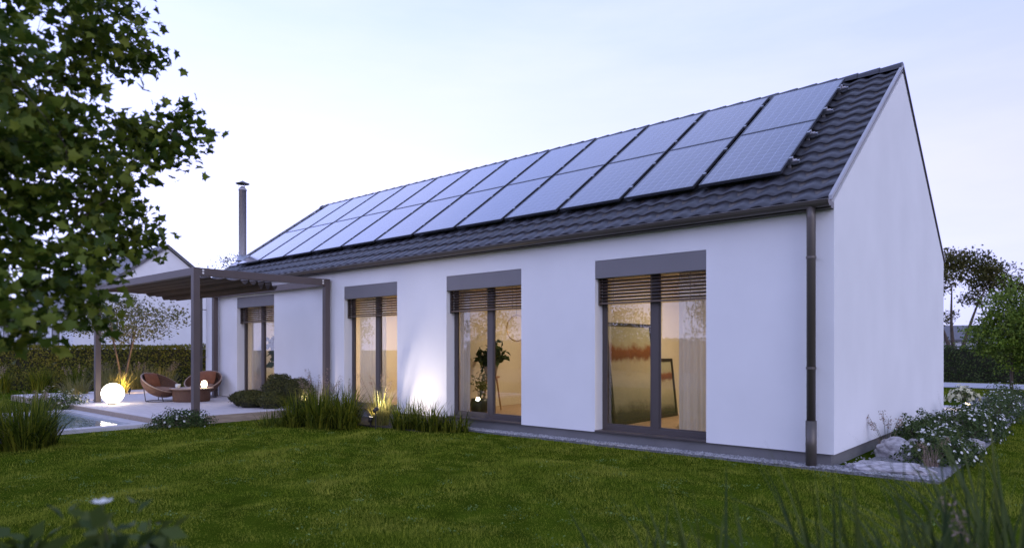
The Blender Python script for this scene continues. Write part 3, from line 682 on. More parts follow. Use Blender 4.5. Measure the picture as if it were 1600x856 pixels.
# ------------------------------------------------------------------ terrace furniture
def round_chair(loc, rz, label):
    t = thing('tub_chair', label, 'chair', loc, 'round tub chairs on the terrace', rz)
    A = radians(30); Mx = Matrix.Translation((0, 0, .50)) @ Matrix.Rotation(A, 4, 'Y')       # faces +x, back raised towards -x
    sh = MB(); sh.m = Mx; N_ = 36
    prof = [(.50*sin(u), -.36*cos(u)**1.0) for u in np.linspace(0.02, pi/2, 9)]
    prof2 = [(r*.95, z+.02) for r, z in prof[::-1]]
    sh.lathe(prof+prof2, N_); sh.build('shell', 'wicker', t, smooth=True)
    rm = MB(); rm.m = Mx; rm.path([(.50*cos(a), .50*sin(a), 0) for a in np.linspace(0, 2*pi, 41)], .017, 8); rm.build('rim', 'rim', t, smooth=True)
    cu = MB(); cu.m = Matrix.Translation((.08, 0, .30)) @ Matrix.Rotation(radians(8), 4, 'Y'); cu.lathe([(0, -.05), (.30, -.05), (.36, 0), (.30, .055), (0, .07)], 28); cu.build('seat_cushion', 'cushp', t, smooth=True)
    bp = MB(); bp.m = Matrix.Translation((-.26, 0, .56)) @ Matrix.Rotation(radians(-22), 4, 'Y')
    vs = []; G_ = 8
    for side in (1, -1):
        for i in range(G_+1):
            for j in range(G_+1):
                u, v = i/G_*2-1, j/G_*2-1; th = .065*(1-u**4)*(1-v**4); k_ = 1-.06*(u*u*v*v)
                vs.append((side*th, .24*u*k_, .20*v*k_))
    fs = [(i*(G_+1)+j, (i+1)*(G_+1)+j, (i+1)*(G_+1)+j+1, i*(G_+1)+j+1) for i in range(G_) for j in range(G_)]
    o2 = (G_+1)**2; fs += [tuple(x+o2 for x in f[::-1]) for f in fs]
    bp.add(vs, fs); bp.build('back_cushion', 'cush', t, smooth=True)
    lg = MB()
    ring = [(.36*cos(a), .36*sin(a), .012) for a in np.linspace(0, 2*pi, 33)]; lg.path(ring, .011, 6); lg.build('base_ring', 'rod', t)
    for a in (radians(40), radians(140), radians(220), radians(320)):
        p = Mx @ Vector((.42*cos(a), .42*sin(a), -.12)); MB().tube((.36*cos(a), .36*sin(a), .012), tuple(p), .011, n=6).build('leg', 'rod', t)
    return t
round_chair((-16.35, -2.0, .15), radians(28), 'brown wicker tub chair left of the drum table in front of the hedge')
round_chair((-16.9, -.62, .15), radians(-48), 'brown wicker tub chair right of the drum table against the house wall')
tb_ = thing('drum_table', 'low round brown wicker drum table between the tub chairs', 'table', (-15.75, -1.45, .15))
MB().lathe([(0, 0), (.44, 0), (.46, .04), (.47, .30), (.46, .33), (0, .33)], 36).build('drum', 'wicker', tb_, smooth=False)
MB().lathe([(0, .331), (.54, .331), (.55, .345), (.54, .36), (0, .36)], 40).build('tabletop', 'rim', tb_, smooth=False)
def cup(loc, label, s=1):
    t = thing('cup', label, 'cup', loc, 'white cups on the drum table'); MB().lathe([(0, 0), (.03*s, 0), (.045*s, .07*s), (.042*s, .07*s), (.028*s, .008), (0, .008)], 16).build('bowl', 'ceram', t, smooth=True)
    h = MB(); h.path([(.038*s+.02*sin(a)*s, 0, .035*s+.02*cos(a)*s) for a in np.linspace(.3, pi-.3, 8)], .004*s, 6); h.build('handle', 'ceram', t)
cup((-15.95, -1.72, .511), 'larger white cup on the left side of the drum table', 1.5); cup((-15.82, -1.80, .511), 'small white cup in front on the drum table', 1.1)
tl = thing('table_lantern', 'small bright glowing lantern on the drum table by the pergola post', 'lantern', (-15.45, -1.25, .511))
MB().lathe([(0, 0), (.06, 0), (.06, .02), (0, .02)], 16).build('base', 'rod', tl)
MB().lathe([(0, .021), (.055, .021), (.075, .09), (.06, .17), (.0, .20)], 20).build('glass_shade', 'lamp', tl, smooth=True)
gl = thing('globe_lamp', 'large glowing white globe lamp at the terrace corner by the pool', 'lamp', (-16.25, -3.2, .15))
MB().lathe([(0, 0), (.12, 0), (.12, .03), (0, .03)], 20).build('base', 'rod', gl)
MB().lathe([(.26*sin(u), .275-.26*cos(u)) for u in np.linspace(.12, pi, 22)], 36).build('globe', 'globe', gl, smooth=True)

# ------------------------------------------------------------------ garden lights
def spotlight(loc, label, aim, power, col=(1, .70, .36), cone=80, blend=.9):
    t = thing('garden_spotlight', label, 'spotlight', loc, 'ground spotlights along the house')
    MB().tube((0, 0, -.02-(loc[2] if loc[2] > .2 else 0)), (0, 0, .09), .012, n=8).build('spike', 'rod', t)
    d = Vector(aim).normalized(); hd = MB(); c = Vector((0, 0, .12)); hd.path([c-d*.06, c+d*.05], [.035, .045], 14); hd.build('head', 'rod', t, smooth=True)
    ln = MB(); ln.path([c+d*.051, c+d*.056], [.038, .036], 14); ln.build('lens', 'lens', t)
    ld = bpy.data.lights.new('spot_light', 'SPOT'); ld.energy = power; ld.color = col; ld.spot_size = radians(cone); ld.spot_blend = blend; ld.shadow_soft_size = .04
    lo = bpy.data.objects.new('spot_light', ld); COL.objects.link(lo); lo.parent = t; lo.location = c+d*.08; lo.rotation_euler = d.to_track_quat('-Z', 'Y').to_euler()
    return t
spotlight((-8.08, -1.22, .24), 'bright ground spotlight in the grasses lighting the wall between two windows', (.03, .85, .55), 68, (1, .86, .70), 160)
spotlight((-8.46, -1.06, .01), 'ground spotlight hidden in the grasses lighting yellow blades below the curtained window', (0, .25, 1), 9, (1, .72, .34), 150)
spotlight((-11.60, -.62, .15), 'ground spotlight behind the boxwood balls lighting the wall', (-.6, .7, .9), 20, (1, .80, .62), 172)
spotlight((-20.0, -1.5, .15), 'ground spotlight behind the terrace lighting hedge and yellow blades', (-.6, .35, .6), 220, (1, .62, .22), 150)
spotlight((-17.9, -3.1, .0), 'ground spotlight by the far pergola post lighting a yellow plant', (-.8, .1, .7), 45, (1, .62, .22), 140)
spotlight((-24.6, -4.6, .0), 'ground spotlight on the lawn in front of the left hedge', (-.8, .3, .5), 90, (1, .64, .28), 150)
bo = thing('path_light', 'short bronze bollard light between driveway and flowering shrubs', 'garden light', (.12, 10.95, .015))
MB().lathe([(0, 0), (.06, 0), (.06, .13), (.05, .13), (0, .13)], 16).build('body', 'slat', bo); MB().lathe([(.048, .131), (.048, .165)], 16).build('lens', 'lamp', bo); MB().lathe([(0, .166), (.062, .166), (.062, .19), (0, .195)], 16).build('cap', 'slat', bo)
ld = bpy.data.lights.new('bollard_light', 'POINT'); ld.energy = 12; ld.color = (1, .78, .5); ld.shadow_soft_size = .05
lo = bpy.data.objects.new('bollard_light', ld); COL.objects.link(lo); lo.parent = bo; lo.location = (-.12, 0, .20)

# ------------------------------------------------------------------ plants
def grass_clump(loc, label, n=500, h=.65, r=.22, mat='ogr', w=.010, plumes=0, seed=0, group='ornamental grass clumps', lean=(.1, .95), plume_h=1.1, name='ornamental_grass', plume_mat='plume'):
    rng = np.random.default_rng(seed+11); t = thing(name, label, 'grass', loc, group)
    a = rng.uniform(0, 2*pi, n); rr = r*np.sqrt(rng.random(n)); P = np.stack([rr*np.cos(a), rr*np.sin(a), np.full(n, -.01)], 1)
    yaw = a+rng.normal(0, .9, n); H = h*rng.uniform(.35, 1.45, n); ln = rng.uniform(*lean, n)**1.0
    V, F_ = blades(P, H, np.full(n, w)*rng.uniform(.6, 1.3, n), ln, yaw, 5, 1.3, rng); np_mesh('blades', V, F_, MAT[mat], t)
    if plumes:
        sb = MB(); P = []; 
        for i in range(plumes):
            a_ = rng.uniform(0, 2*pi); l_ = rng.uniform(.15, .45); hh = plume_h*rng.uniform(.75, 1.1)
            tip = Vector((cos(a_)*sin(l_)*hh, sin(a_)*sin(l_)*hh, cos(l_)*hh)); sb.path([(0, 0, 0), tuple(tip*.5+Vector((0, 0, .04))), tuple(tip)], [.004, .003, .002], 4)
            for k in range(60):
                f_ = rng.uniform(0, 1); q = tip*(1-.27*f_)+Vector((cos(a_), sin(a_), -.4))*.05*(1-f_); wd = .028*(1-abs(f_-.4)); P.append([q.x+rng.normal(0, wd), q.y+rng.normal(0, wd), q.z+rng.normal(0, wd)])
        sb.build('plume_stem', 'stem', t)
        V, F_ = leaves(np.array(P), .035, 'leaf', up=1.2, rng=rng); V = V.reshape(-1, 4, 3); V[:, 1] = V[:, 0]*.35+V[:, 1]*.65; V[:, 3] = V[:, 0]*.35+V[:, 3]*.65
        np_mesh('plume', V.reshape(-1, 3), F_, MAT[plume_mat], t)
    return t
gcl = [  # x, y, n, h, plumes, label
 (-9.55, -2.05, 620, .62, 0, 'leftmost dark green ornamental grass clump of the big tuft on the lawn edge'),
 (-9.05, -1.85, 700, .70, 4, 'tall ornamental grass clump in the front middle of the big tuft'),
 (-8.8, -1.55, 620, .60, 0, 'front right ornamental grass clump of the big tuft'),
 (-9.9, -1.35, 600, .72, 6, 'plumed ornamental grass clump beside the wall side pergola post'),
 (-9.2, -1.1, 560, .75, 5, 'ornamental grass clump with pale plumes in front of the curtained window'),
 (-8.65, -1.5, 120, .34, 0, 'low thin grass tuft in front of the lit yellow blades'),
 (-7.6, -.85, 420, .50, 0, 'left ornamental grass clump of the tuft between two windows'),
 (-7.05, -.75, 520, .52, 0, 'broad ornamental grass clump below the second window from the right'),
 (-6.6, -.5, 260, .42, 0, 'small arching grass clump at the start of the gravel strip'),
 (-10.0, -2.35, 160, .34, 0, 'low thin grass clump at the left foot of the big tuft')]
for i, (x, y, n, h, pl, lb) in enumerate(gcl): grass_clump((x, y, 0), lb, int(n*.7), h*.95, .26, plumes=pl, seed=i, w=.019, lean=(.05, 1.5))
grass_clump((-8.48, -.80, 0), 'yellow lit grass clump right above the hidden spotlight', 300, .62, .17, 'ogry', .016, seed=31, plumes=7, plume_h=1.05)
# left foreground tuft by the pool
for i, (x, y, n, h, pl, lb) in enumerate([
 (-9.75, -6.55, 800, .78, 0, 'dense grass tuft beside the pool at the left frame edge, front clump'),
 (-10.4, -6.25, 700, .68, 0, 'dense grass tuft with blades hanging over the pool coping'),
 (-10.0, -7.15, 700, .85, 0, 'tall grass clump at the very left edge of the lawn'),
 (-11.0, -6.9, 500, .70, 8, 'plumed grass clump behind the dense tuft at the left edge')]): grass_clump((x, y, 0), lb, int(n*.65), h*1.05, .28, plumes=pl, seed=50+i, w=.017, lean=(.05, 1.45))
grass_clump((-17.5, -5.6, 0), 'feathery plume grass leaning over the lawn far left of the pool', 260, .6, .2, plumes=22, seed=71, plume_h=1.35)
grass_clump((-15.9, -4.9+1.25-1.2, 0), 'pinkish plume grass beside the white flowering shrub at the pool end', 150, .45, .15, plumes=14, seed=72, plume_h=.65)
for i, (x, y, h, m, pl, lb) in enumerate([
 (-25.6, -2.4, .85, 'ogr', 0, 'arching dark grass clump in front of the left hedge'), (-24.9, -1.5, .9, 'ogr', 0, 'arching grass clump before the hedge left of the pergola post'),
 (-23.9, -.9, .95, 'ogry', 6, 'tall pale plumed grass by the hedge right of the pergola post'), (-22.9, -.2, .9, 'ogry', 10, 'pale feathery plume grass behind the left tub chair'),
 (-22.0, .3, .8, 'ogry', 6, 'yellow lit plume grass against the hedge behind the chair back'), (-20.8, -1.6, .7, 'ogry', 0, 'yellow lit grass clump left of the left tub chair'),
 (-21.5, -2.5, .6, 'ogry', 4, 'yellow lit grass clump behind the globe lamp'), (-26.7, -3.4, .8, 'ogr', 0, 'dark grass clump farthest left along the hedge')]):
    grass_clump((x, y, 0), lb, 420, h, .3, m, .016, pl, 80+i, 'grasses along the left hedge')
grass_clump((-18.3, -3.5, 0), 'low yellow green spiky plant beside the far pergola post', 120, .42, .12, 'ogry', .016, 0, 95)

def foliage_dome(P0, rx, ry, rz, n, rng, shell=.35):
    d = rng.normal(size=(n, 3)); d[:, 2] = np.abs(d[:, 2]); d /= np.linalg.norm(d, axis=1, keepdims=True)
    rad = (1-shell*rng.random(n)**1.5)*(1+.13*np.sin(d[:, 0]*7+d[:, 1]*5+rz*9)+.08*np.sin(d[:, 2]*11+d[:, 0]*6))
    return P0+d*rad[:, None]*np.array([rx, ry, rz]), d
def flower_bush(loc, label, rx, ry, rz, nl=900, nf=40, seed=0, mat='shrub', pet='petal', lsize=.05, group='white flowering shrubs', fsize=.022, rot=0):
    rng = np.random.default_rng(seed+300); t = thing('flowering_shrub', label, 'shrub', loc, group, rot)
    P, d = foliage_dome(np.array([0, 0, 0]), rx, ry, rz, nl, rng, .42); V, F_ = leaves(P, lsize, 'leaf', nrm=d, jitter=.8, rng=rng); np_mesh('foliage', V, F_, MAT[mat], t)
    sb = MB()
    for i in range(14):
        a = rng.uniform(0, 2*pi); e_ = rng.uniform(.5, .95); sb.path([(0, 0, -.02), (rx*.3*cos(a), ry*.3*sin(a), rz*.45), (rx*.75*cos(a)*e_, ry*.75*sin(a)*e_, rz*.7)], [.008, .006, .003], 5)
    sb.build('stem', 'bark', t)
    P, d = foliage_dome(np.array([0, 0, 0]), rx*1.04, ry*1.04, rz*1.06, nf, rng, .08)
    Vs = []; Fs = []; o_ = 0                                        # five petals round each bloom
    for i in range(5):
        a = 2*pi*i/5; nn = d/np.linalg.norm(d, axis=1, keepdims=True)
        ref = np.tile([0., 0., 1.], (nf, 1)); ref[np.abs(nn[:, 2]) > .9] = [1, 0, 0]; A = np.cross(nn, ref); A /= np.linalg.norm(A, axis=1, keepdims=True); B = np.cross(nn, A)
        u = A*cos(a)+B*sin(a); w = -A*sin(a)+B*cos(a); s_ = fsize*rng.uniform(.8, 1.3, (nf, 1))
        V = np.stack([P, P+u*s_*.6+w*s_*.42+nn*s_*.3, P+u*s_*1.1+nn*s_*.35, P+u*s_*.6-w*s_*.42+nn*s_*.3], 1).reshape(-1, 3)
        Vs.append(V); Fs.append(np.arange(nf*4).reshape(nf, 4)+o_); o_ += nf*4
    np_mesh('flowers', np.concatenate(Vs), np.concatenate(Fs), MAT[pet], t)
    return t
for i, (x, y, rx, ry, rz, nl, nf, lb) in enumerate([
 (.47, 2.75, .36, .50, .38, 1700, 62, 'first white flowering shrub against the gable wall behind the boulder'),
 (.50, 3.75, .36, .46, .40, 1500, 55, 'second white flowering shrub against the gable wall'),
 (.95, 1.30, .40, .38, .30, 1500, 58, 'white flowering shrub nearest the flat stone at the bed front'),
 (.98, 2.05, .38, .42, .36, 1400, 48, 'white flowering shrub between the flat stone and the lawn edge'),
 (.98, 4.35, .40, .50, .40, 1500, 60, 'white flowering shrub on the lawn edge halfway along the gable'),
 (1.0, 5.4, .40, .55, .42, 1500, 62, 'full white flowering shrub on the lawn edge past the gable middle'),
 (.60, 6.9, .45, .60, .40, 1200, 46, 'white flowering shrub at the far third of the gable'),
 (1.05, 8.1, .42, .65, .42, 1100, 40, 'white flowering shrub on the lawn edge near the driveway'),
 (.85, 10.2, .45, .70, .42, 1000, 40, 'white flowering shrub right beside the bollard light'),
 (.95, 12.2, .50, .80, .45, 900, 40, 'white flowering shrub past the driveway corner'),
 (.6, 14.2, .55, .80, .48, 900, 40, 'white flowering shrub near the young green tree'),
 (1.7, 17.4, .9, .8, .45, 900, 36, 'farthest white flowering shrub on the right before the hedge')]):
    flower_bush((x, y, .01), lb, rx*1.12, ry*1.12, rz*1.22, int(nl*1.5), nf, i)
flower_bush((-.45, 14.6, .01), 'cream flowering shrub lit by the bollard light', .40, .45, .42, 700, 90, 40, pet='petaly', fsize=.06)
flower_bush((-11.2, -3.62, 0), 'small white flowering shrub at the foot of the near pergola post', .62, .34, .36, 2200, 46, 41, rot=radians(80))
flower_bush((-16.9, -4.35, .0), 'wide white flowering shrub between pool end and globe lamp', .55, .75, .42, 1700, 60, 42)
flower_bush((-17.5, -4.0, 0), 'cream flowering shrub behind the far end of the pool', .5, .7, .50, 1300, 50, 43, pet='petaly', fsize=.035)
flower_bush((-10.6, -6.95, 0), 'lilac flowering perennial at the back of the left tuft', .45, .4, .62, 500, 22, 44, pet='petalv', fsize=.075)

def boxwood(loc, label, r, seed, flat=1.0, mat='boxw', n=3600, name='boxwood_ball'):
    rng = np.random.default_rng(seed+500); t = thing(name, label, 'shrub', loc, 'boxwood shrubs on the terrace')
    d = rng.normal(size=(n, 3)); d[:, 2] = np.where(d[:, 2] < -.4, -d[:, 2], d[:, 2]); d /= np.linalg.norm(d, axis=1, keepdims=True)
    lump = 1+.05*np.sin(d[:, 0]*6+seed)*np.sin(d[:, 1]*5)+.04*np.sin(d[:, 2]*9)
    P = d*(r*lump*(1-.16*rng.random(n)))[:, None]*np.array([1, 1, flat])+np.array([0, 0, r*flat*.82])
    V, F_ = leaves(P, .045, 'leaf', nrm=d, jitter=.55, rng=rng); np_mesh('foliage', V, F_, MAT[mat], t)
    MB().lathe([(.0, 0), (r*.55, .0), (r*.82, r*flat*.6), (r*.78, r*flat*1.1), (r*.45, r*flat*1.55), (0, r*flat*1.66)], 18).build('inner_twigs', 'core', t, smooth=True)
for i, (x, y, r, fl2, lb) in enumerate([
 (-12.72, -.62, .43, 1.0, 'largest round boxwood ball in front of the wall'), (-12.05, -.50, .40, .95, 'round boxwood ball at the right beside the grasses'),
 (-12.75, -1.35, .36, .62, 'low spreading boxwood in front of the largest ball'), (-13.35, -1.2, .36, .55, 'low spreading boxwood left of the largest ball'),
 (-13.8, -.75, .36, .50, 'low boxwood cushion below the farthest window'), (-12.15, -1.15, .34, .62, 'small boxwood cushion at the terrace edge')]): boxwood((x, y, .15), lb, r, i, fl2)

# stones
def stone(name, label, loc, sx, sy, sz, seed, mat, rz=0, layer=0):
    rng = np.random.default_rng(seed); t = bpy.data.meshes.new(name); import bmesh
    bm = bmesh.new(); bmesh.ops.create_icosphere(bm, subdivisions=4, radius=1)
    ks = rng.normal(size=(12, 3))*np.where(np.arange(12) < 6, 2.0, 6.0)[:, None]; ph = rng.uniform(0, 6, 12)
    for v in bm.verts:
        p = np.array(v.co); d = sum(np.sin(ks[i]@p+ph[i]) for i in range(12))*(.03 if layer else .055)
        f_ = 1+d*(1 if not layer else 1.3)
        if layer: p = np.array([np.sign(p[0])*abs(p[0])**.9, np.sign(p[1])*abs(p[1])**.9, np.sign(p[2])*abs(p[2])**.6])
        z = p[2]*f_*sz
        if layer: z += .10*sz*np.sin(p[0]*3+p[1]*6+ph[0])+.05*sz*np.round(3*np.sin(p[1]*5+p[0]*2))/3
        v.co = (p[0]*f_*sx, p[1]*f_*sy, z)
    bm.to_mesh(t); bm.free(); t.materials.append(MAT[mat])
    o = bpy.data.objects.new(name, t); COL.objects.link(o); o.location = loc; o.rotation_euler = (0, 0, rz); return tag(o, label, 'stone')
stone('flat_stone', 'broad flat layered pale stone at the corner of the gravel bed', (.60, .20, .02), .50, .30, .085, 13, 'rock', radians(12), 1)
stone('boulder', 'rounded grey boulder between flat stone and gable plinth', (.40, 1.45, .07), .17, .28, .19, 5, 'rock', radians(60))
stone('boulder', 'smaller dark boulder partly hidden under the first flowering shrub', (.62, 1.85, .06), .25, .2, .15, 8, 'rockd', .4)
stone('boulder', 'flat grey stone between shrubs on the lawn side of the bed', (1.05, 3.2, .04), .28, .22, .11, 9, 'rockd', 1.0)
grass_clump((.24, 1.75, .01), 'thin brown plume grass between boulder and gable wall', 60, .35, .08, 'plume', .006, 5, 101, plume_h=.62)
grass_clump((.95, .85, .01), 'dry brown grass tuft beside the flat stone', 70, .28, .08, 'plume', .006, 2, 102, plume_h=.42)

# ------------------------------------------------------------------ hedges
def hedge(label, x0, x1, y0, y1, z1, nleaf, mat, size, seed, rz=0, loc=None):
    rng = np.random.default_rng(seed); w, d_ = x1-x0, y1-y0; t = thing('hedge', label, 'hedge', ((x0+x1)/2, (y0+y1)/2, 0) if loc is None else loc, None, rz)
    hw, hd = w/2, d_/2; faces = [('f', w*z1), ('b', w*z1), ('t', w*d_), ('l', d_*z1), ('r', d_*z1)]; tot = sum(a for _, a in faces); Ps = []; Ns = []
    for k, a in faces:
        m = int(nleaf*a/tot); u = rng.random(m); v = rng.random(m); dep = rng.random(m)**2*.12-.02
        bump_ = .05*np.sin(u*w*2.1+v*3)+.03*np.sin(u*w*5.3+v*7)
        if k == 'f': P = np.stack([-hw+u*w, -hd+dep+bump_, v*z1], 1); N = [0, -1, .2]
        if k == 'b': P = np.stack([-hw+u*w, hd-dep+bump_, v*z1], 1); N = [0, 1, .2]
        if k == 't': P = np.stack([-hw+u*w, -hd+v*d_, z1-dep+bump_*.4], 1); N = [0, 0, 1]
        if k == 'l': P = np.stack([-hw+dep, -hd+u*d_, v*z1], 1); N = [-1, 0, .2]
        if k == 'r': P = np.stack([hw-dep, -hd+u*d_, v*z1], 1); N = [1, 0, .2]
        Ps.append(P); Ns.append(np.tile(N, (m, 1)).astype(float))
    V, F_ = leaves(np.concatenate(Ps), size, 'leaf', nrm=np.concatenate(Ns), jitter=.6, rng=rng); np_mesh('foliage', V, F_, MAT[mat], t)
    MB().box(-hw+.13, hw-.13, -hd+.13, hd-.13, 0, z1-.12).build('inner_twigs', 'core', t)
hedge('long olive clipped hedge behind terrace and pergola', -9.0, 9.0, -.45, .45, 1.66, 46000, 'hedge', .085, 1, atan2(.6577, .7533), (-28.2, -1.9, 0))
hedge('green clipped hedge behind the path at the right', -12, 13, 28.6, 29.5, 1.68, 30000, 'hedged', .10, 2)

# ------------------------------------------------------------------ trees
def tree(name, label, loc, H, crown, nleaf, lsize, lmat, seed, trunk_r=.12, fork=.3, levels=3, shape='leaf', stems=1, spread=.6, group=None, up=.5, twigs=None, clump=.35, nb=5, wt=None):
    """crown: list of ellipsoids (cx,cy,cz,rx,ry,rz) local; branches aim at points inside them, leaves cluster round branch ends"""
    rng = np.random.default_rng(seed+900); t = thing(name, label, 'tree', loc, group)
    vol = np.array(wt if wt else [c[3]*c[4]*c[5] for c in crown]); pick = lambda n: rng.choice(len(crown), n, p=vol/vol.sum())
    ntw = twigs or max(30, nleaf//28); ci = pick(ntw); cr_ = np.array(crown)[ci]
    d = rng.normal(size=(ntw, 3)); d /= np.linalg.norm(d, axis=1, keepdims=True); ends = cr_[:, :3]+d*(rng.random(ntw)**.45)[:, None]*cr_[:, 3:]
    tb2 = MB(); nodes = []
    for s_ in range(stems):
        a = 2*pi*s_/stems+.5; lean_ = .0 if stems == 1 else .22 if H < 5 else .34
        pts = []; hh = H*.72; K = 9
        for i in range(K+1):
            f_ = i/K; p = Vector((cos(a)*lean_*hh*f_**1.3+.05*H*.3*sin(f_*5+seed+s_)*f_, sin(a)*lean_*hh*f_**1.3+.04*H*.3*sin(f_*4+2*seed+s_)*f_, hh*f_)); pts.append(p)
        rads = [trunk_r*(1.25 if i == 0 else 1)*(1-.85*(i/K))+.006 for i in range(K+1)]
        tb2.path(pts, rads, 9); nodes += [(p, r) for p, r, i in zip(pts, rads, range(K+1)) if i/K >= fork]
    tb2.build('trunk', 'bark', t, smooth=True)
    lb = MB()                                                      # main limbs: grow towards far ends in turn, later ends hang off earlier limbs
    order = rng.permutation(ntw); pool_ = [(Vector(p), r) for p, r in nodes]
    for j, oi in enumerate(order):
        e_ = Vector(ends[oi]); best = None; bd = 1e9
        for p, r in pool_:
            dd = (p-e_).length+max(0, p.z-e_.z)*1.2-r*4*(1 if j < ntw*.25 else 0)
            if dd < bd: bd = dd; best = (p, r)
        p, r = best; ln = (e_-p).length
        if ln < .05: continue
        r0 = min(r*.7, .012*H**.5*ln**.5+.004); mid1 = p.lerp(e_, .35)+Vector(rng.normal(0, .06*ln, 3))+Vector((0, 0, .06*ln)); mid2 = p.lerp(e_, .7)+Vector(rng.normal(0, .05*ln, 3))+Vector((0, 0, .04*ln))
        re_ = max(.003, r0*.25); lb.path([p, mid1, mid2, e_], [r0, r0*.75, r0*.5, re_], 5, cap=False)
        pool_ += [(mid1, r0*.75), (mid2, r0*.5), (e_, re_)]
    lb.build('branches', 'bark', t, smooth=True)
    per = nleaf//ntw+1; P = np.repeat(ends, per, 0)+rng.normal(size=(ntw*per, 3))*clump*np.array([1, 1, .6])
    V, F_ = leaves(P, lsize, shape, up=up, rng=rng); np_mesh('crown', V, F_, MAT[lmat], t)
    return t
# foreground maple at the left: trunk stands left of the frame
def fg_maple():
    bx, by = -3.9, -9.6
    cl = [(-2.72, -8.1, 3.85, .55), (-2.43, -7.95, 3.62, .42), (-2.8, -7.6, 3.9, .38), (-2.49, -8.16, 3.25, .50), (-2.6, -8.0, 3.15, .38), (-2.72, -7.28, 3.20, .26), (-2.75, -7.55, 3.05, .30),
          (-2.45, -7.95, 2.86, .40), (-2.2, -8.35, 2.75, .42), (-2.2, -8.35, 2.40, .36), (-2.45, -7.92, 2.55, .36), (-2.8, -7.62, 2.52, .25), (-2.9, -7.72, 2.24, .20), (-2.5, -8.0, 2.28, .28),
          (-1.98, -8.4, 2.06, .26), (-2.0, -8.2, 2.02, .20), (-1.8, -8.5, 1.80, .16), (-2.66, -7.15, 3.25, .14), (-2.9, -7.35, 3.15, .2), (-2.73, -7.5, 2.62, .2), (-2.8, -7.5, 2.3, .18), (-2.8, -7.5, 3.75, .2), (-2.15, -8.2, 1.85, .2), (-1.95, -8.6, 1.72, .18), (-1.72, -8.5, 1.62, .17), (-1.8, -8.4, 1.75, .2), (-2.1, -8.15, 1.78, .17), (-1.77, -8.46, 1.60, .13), (-1.93, -8.07, 1.80, .14), (-2.25, -7.95, 1.85, .15), (-3.0, -7.7, 2.85, .35), (-3.3, -8.3, 3.0, .6), (-3.2, -8.9, 3.6, .9), (-3.1, -8.7, 2.6, .6), (-4.3, -8.8, 4.1, 1.1),
          (-4.6, -9.9, 3.6, 1.1), (-3.7, -10.5, 3.5, 1.0), (-2.9, -9.7, 3.6, .8), (-3.9, -9.6, 5.0, 1.2), (-3.3, -8.6, 4.6, .9)]
    vis = [(-2.65, -8.45, 3.75, .55), (-2.6, -8.5, 3.2, .6), (-2.45, -8.55, 2.7, .55), (-2.85, -8.15, 2.75, .5), (-2.25, -8.5, 2.3, .40), (-2.75, -8.1, 2.4, .38), (-2.15, -8.6, 1.98, .3)]; cl = cl[:30]+vis+cl[30:]
    crown = [(x-bx, y-by, z, r, r, r*.85) for x, y, z, r in cl]
    t = tree('maple_tree', 'dark leafy maple hanging into the picture at the upper left', (bx, by, 0), 5.2, crown, 11500, .068, 'maple', 4, .11, .32, shape='maple', up=.9, twigs=430, clump=.095, wt=[r*r*3.0+.05 for *_, r in cl[:30]]+[r*r*.9 for *_, r in cl[30:37]]+[r*r*.8 for *_, r in cl[37:]])
fg_maple()
tree('young_tree', 'thin multi stemmed ornamental tree behind the pergola in front of the hedge', (-21.4, -1.2, 0), 3.4,
     [(-.6, -.7, 2.55, .9, .8, .55), (.3, .2, 2.8, .9, .9, .55), (1.0, .9, 2.55, .7, .7, .4), (-1.2, -1.1, 2.2, .6, .6, .4), (.2, .1, 2.1, 1.1, 1.0, .35)], 3600, .10, 'leafo', 3, .035, .3, stems=4, clump=.2, twigs=150)
tree('young_tree', 'bright green young tree at the right frame edge', (.25, 20.4, 0), 4.6,
     [(-.5, -.4, 2.2, .9, .9, 1.0), (.1, .1, 1.9, 1.25, 1.25, 1.2), (.0, .0, 2.9, .9, .9, .9), (.9, .6, 1.8, 1.3, 1.2, 1.0), (-.1, .0, 3.7, .5, .5, .6), (.7, .4, 2.8, .9, .9, .8)], 17000, .11, 'leafg', 5, .05, .25, clump=.15)
tree('garden_tree', 'dark dense tree at the far right edge', (3.9, 22.5, 0), 5.0, [(0, 0, 2.4, 1.9, 1.9, 1.7), (-.3, 0, 3.5, 1.2, 1.2, .9)], 9000, .12, 'hedged', 6, .09, .2, clump=.2)
tree('garden_tree', 'open crowned dark tree behind the right hedge', (-4.2, 40.5, 0), 7.6,
     [(-1.2, -.8, 5.6, 1.4, 1.4, 1.0), (.5, .4, 6.6, 1.6, 1.6, 1.1), (1.9, 1.6, 5.9, 1.5, 1.5, 1.1), (-.4, -.2, 7.2, .9, .9, .5), (2.9, 2.4, 5.2, .9, .9, .6), (-1.8, -1.2, 4.3, 1.0, 1.0, .7), (1.0, .9, 4.6, 1.0, 1.0, .6), (-.6, -.5, 3.5, 1.0, 1.0, .5)], 9500, .19, 'leafd', 7, .15, .16, clump=.24, twigs=300, stems=3)
tree('garden_tree', 'small tree behind the house left of the chimney', (-36.6, 10.2, 0), 7.2, [(0, 0, 5.9, 1.6, 1.6, 1.3), (.9, .8, 5.4, 1.2, 1.2, .9)], 1600, .15, 'leafo', 8, .12, .4, clump=.3, twigs=80)
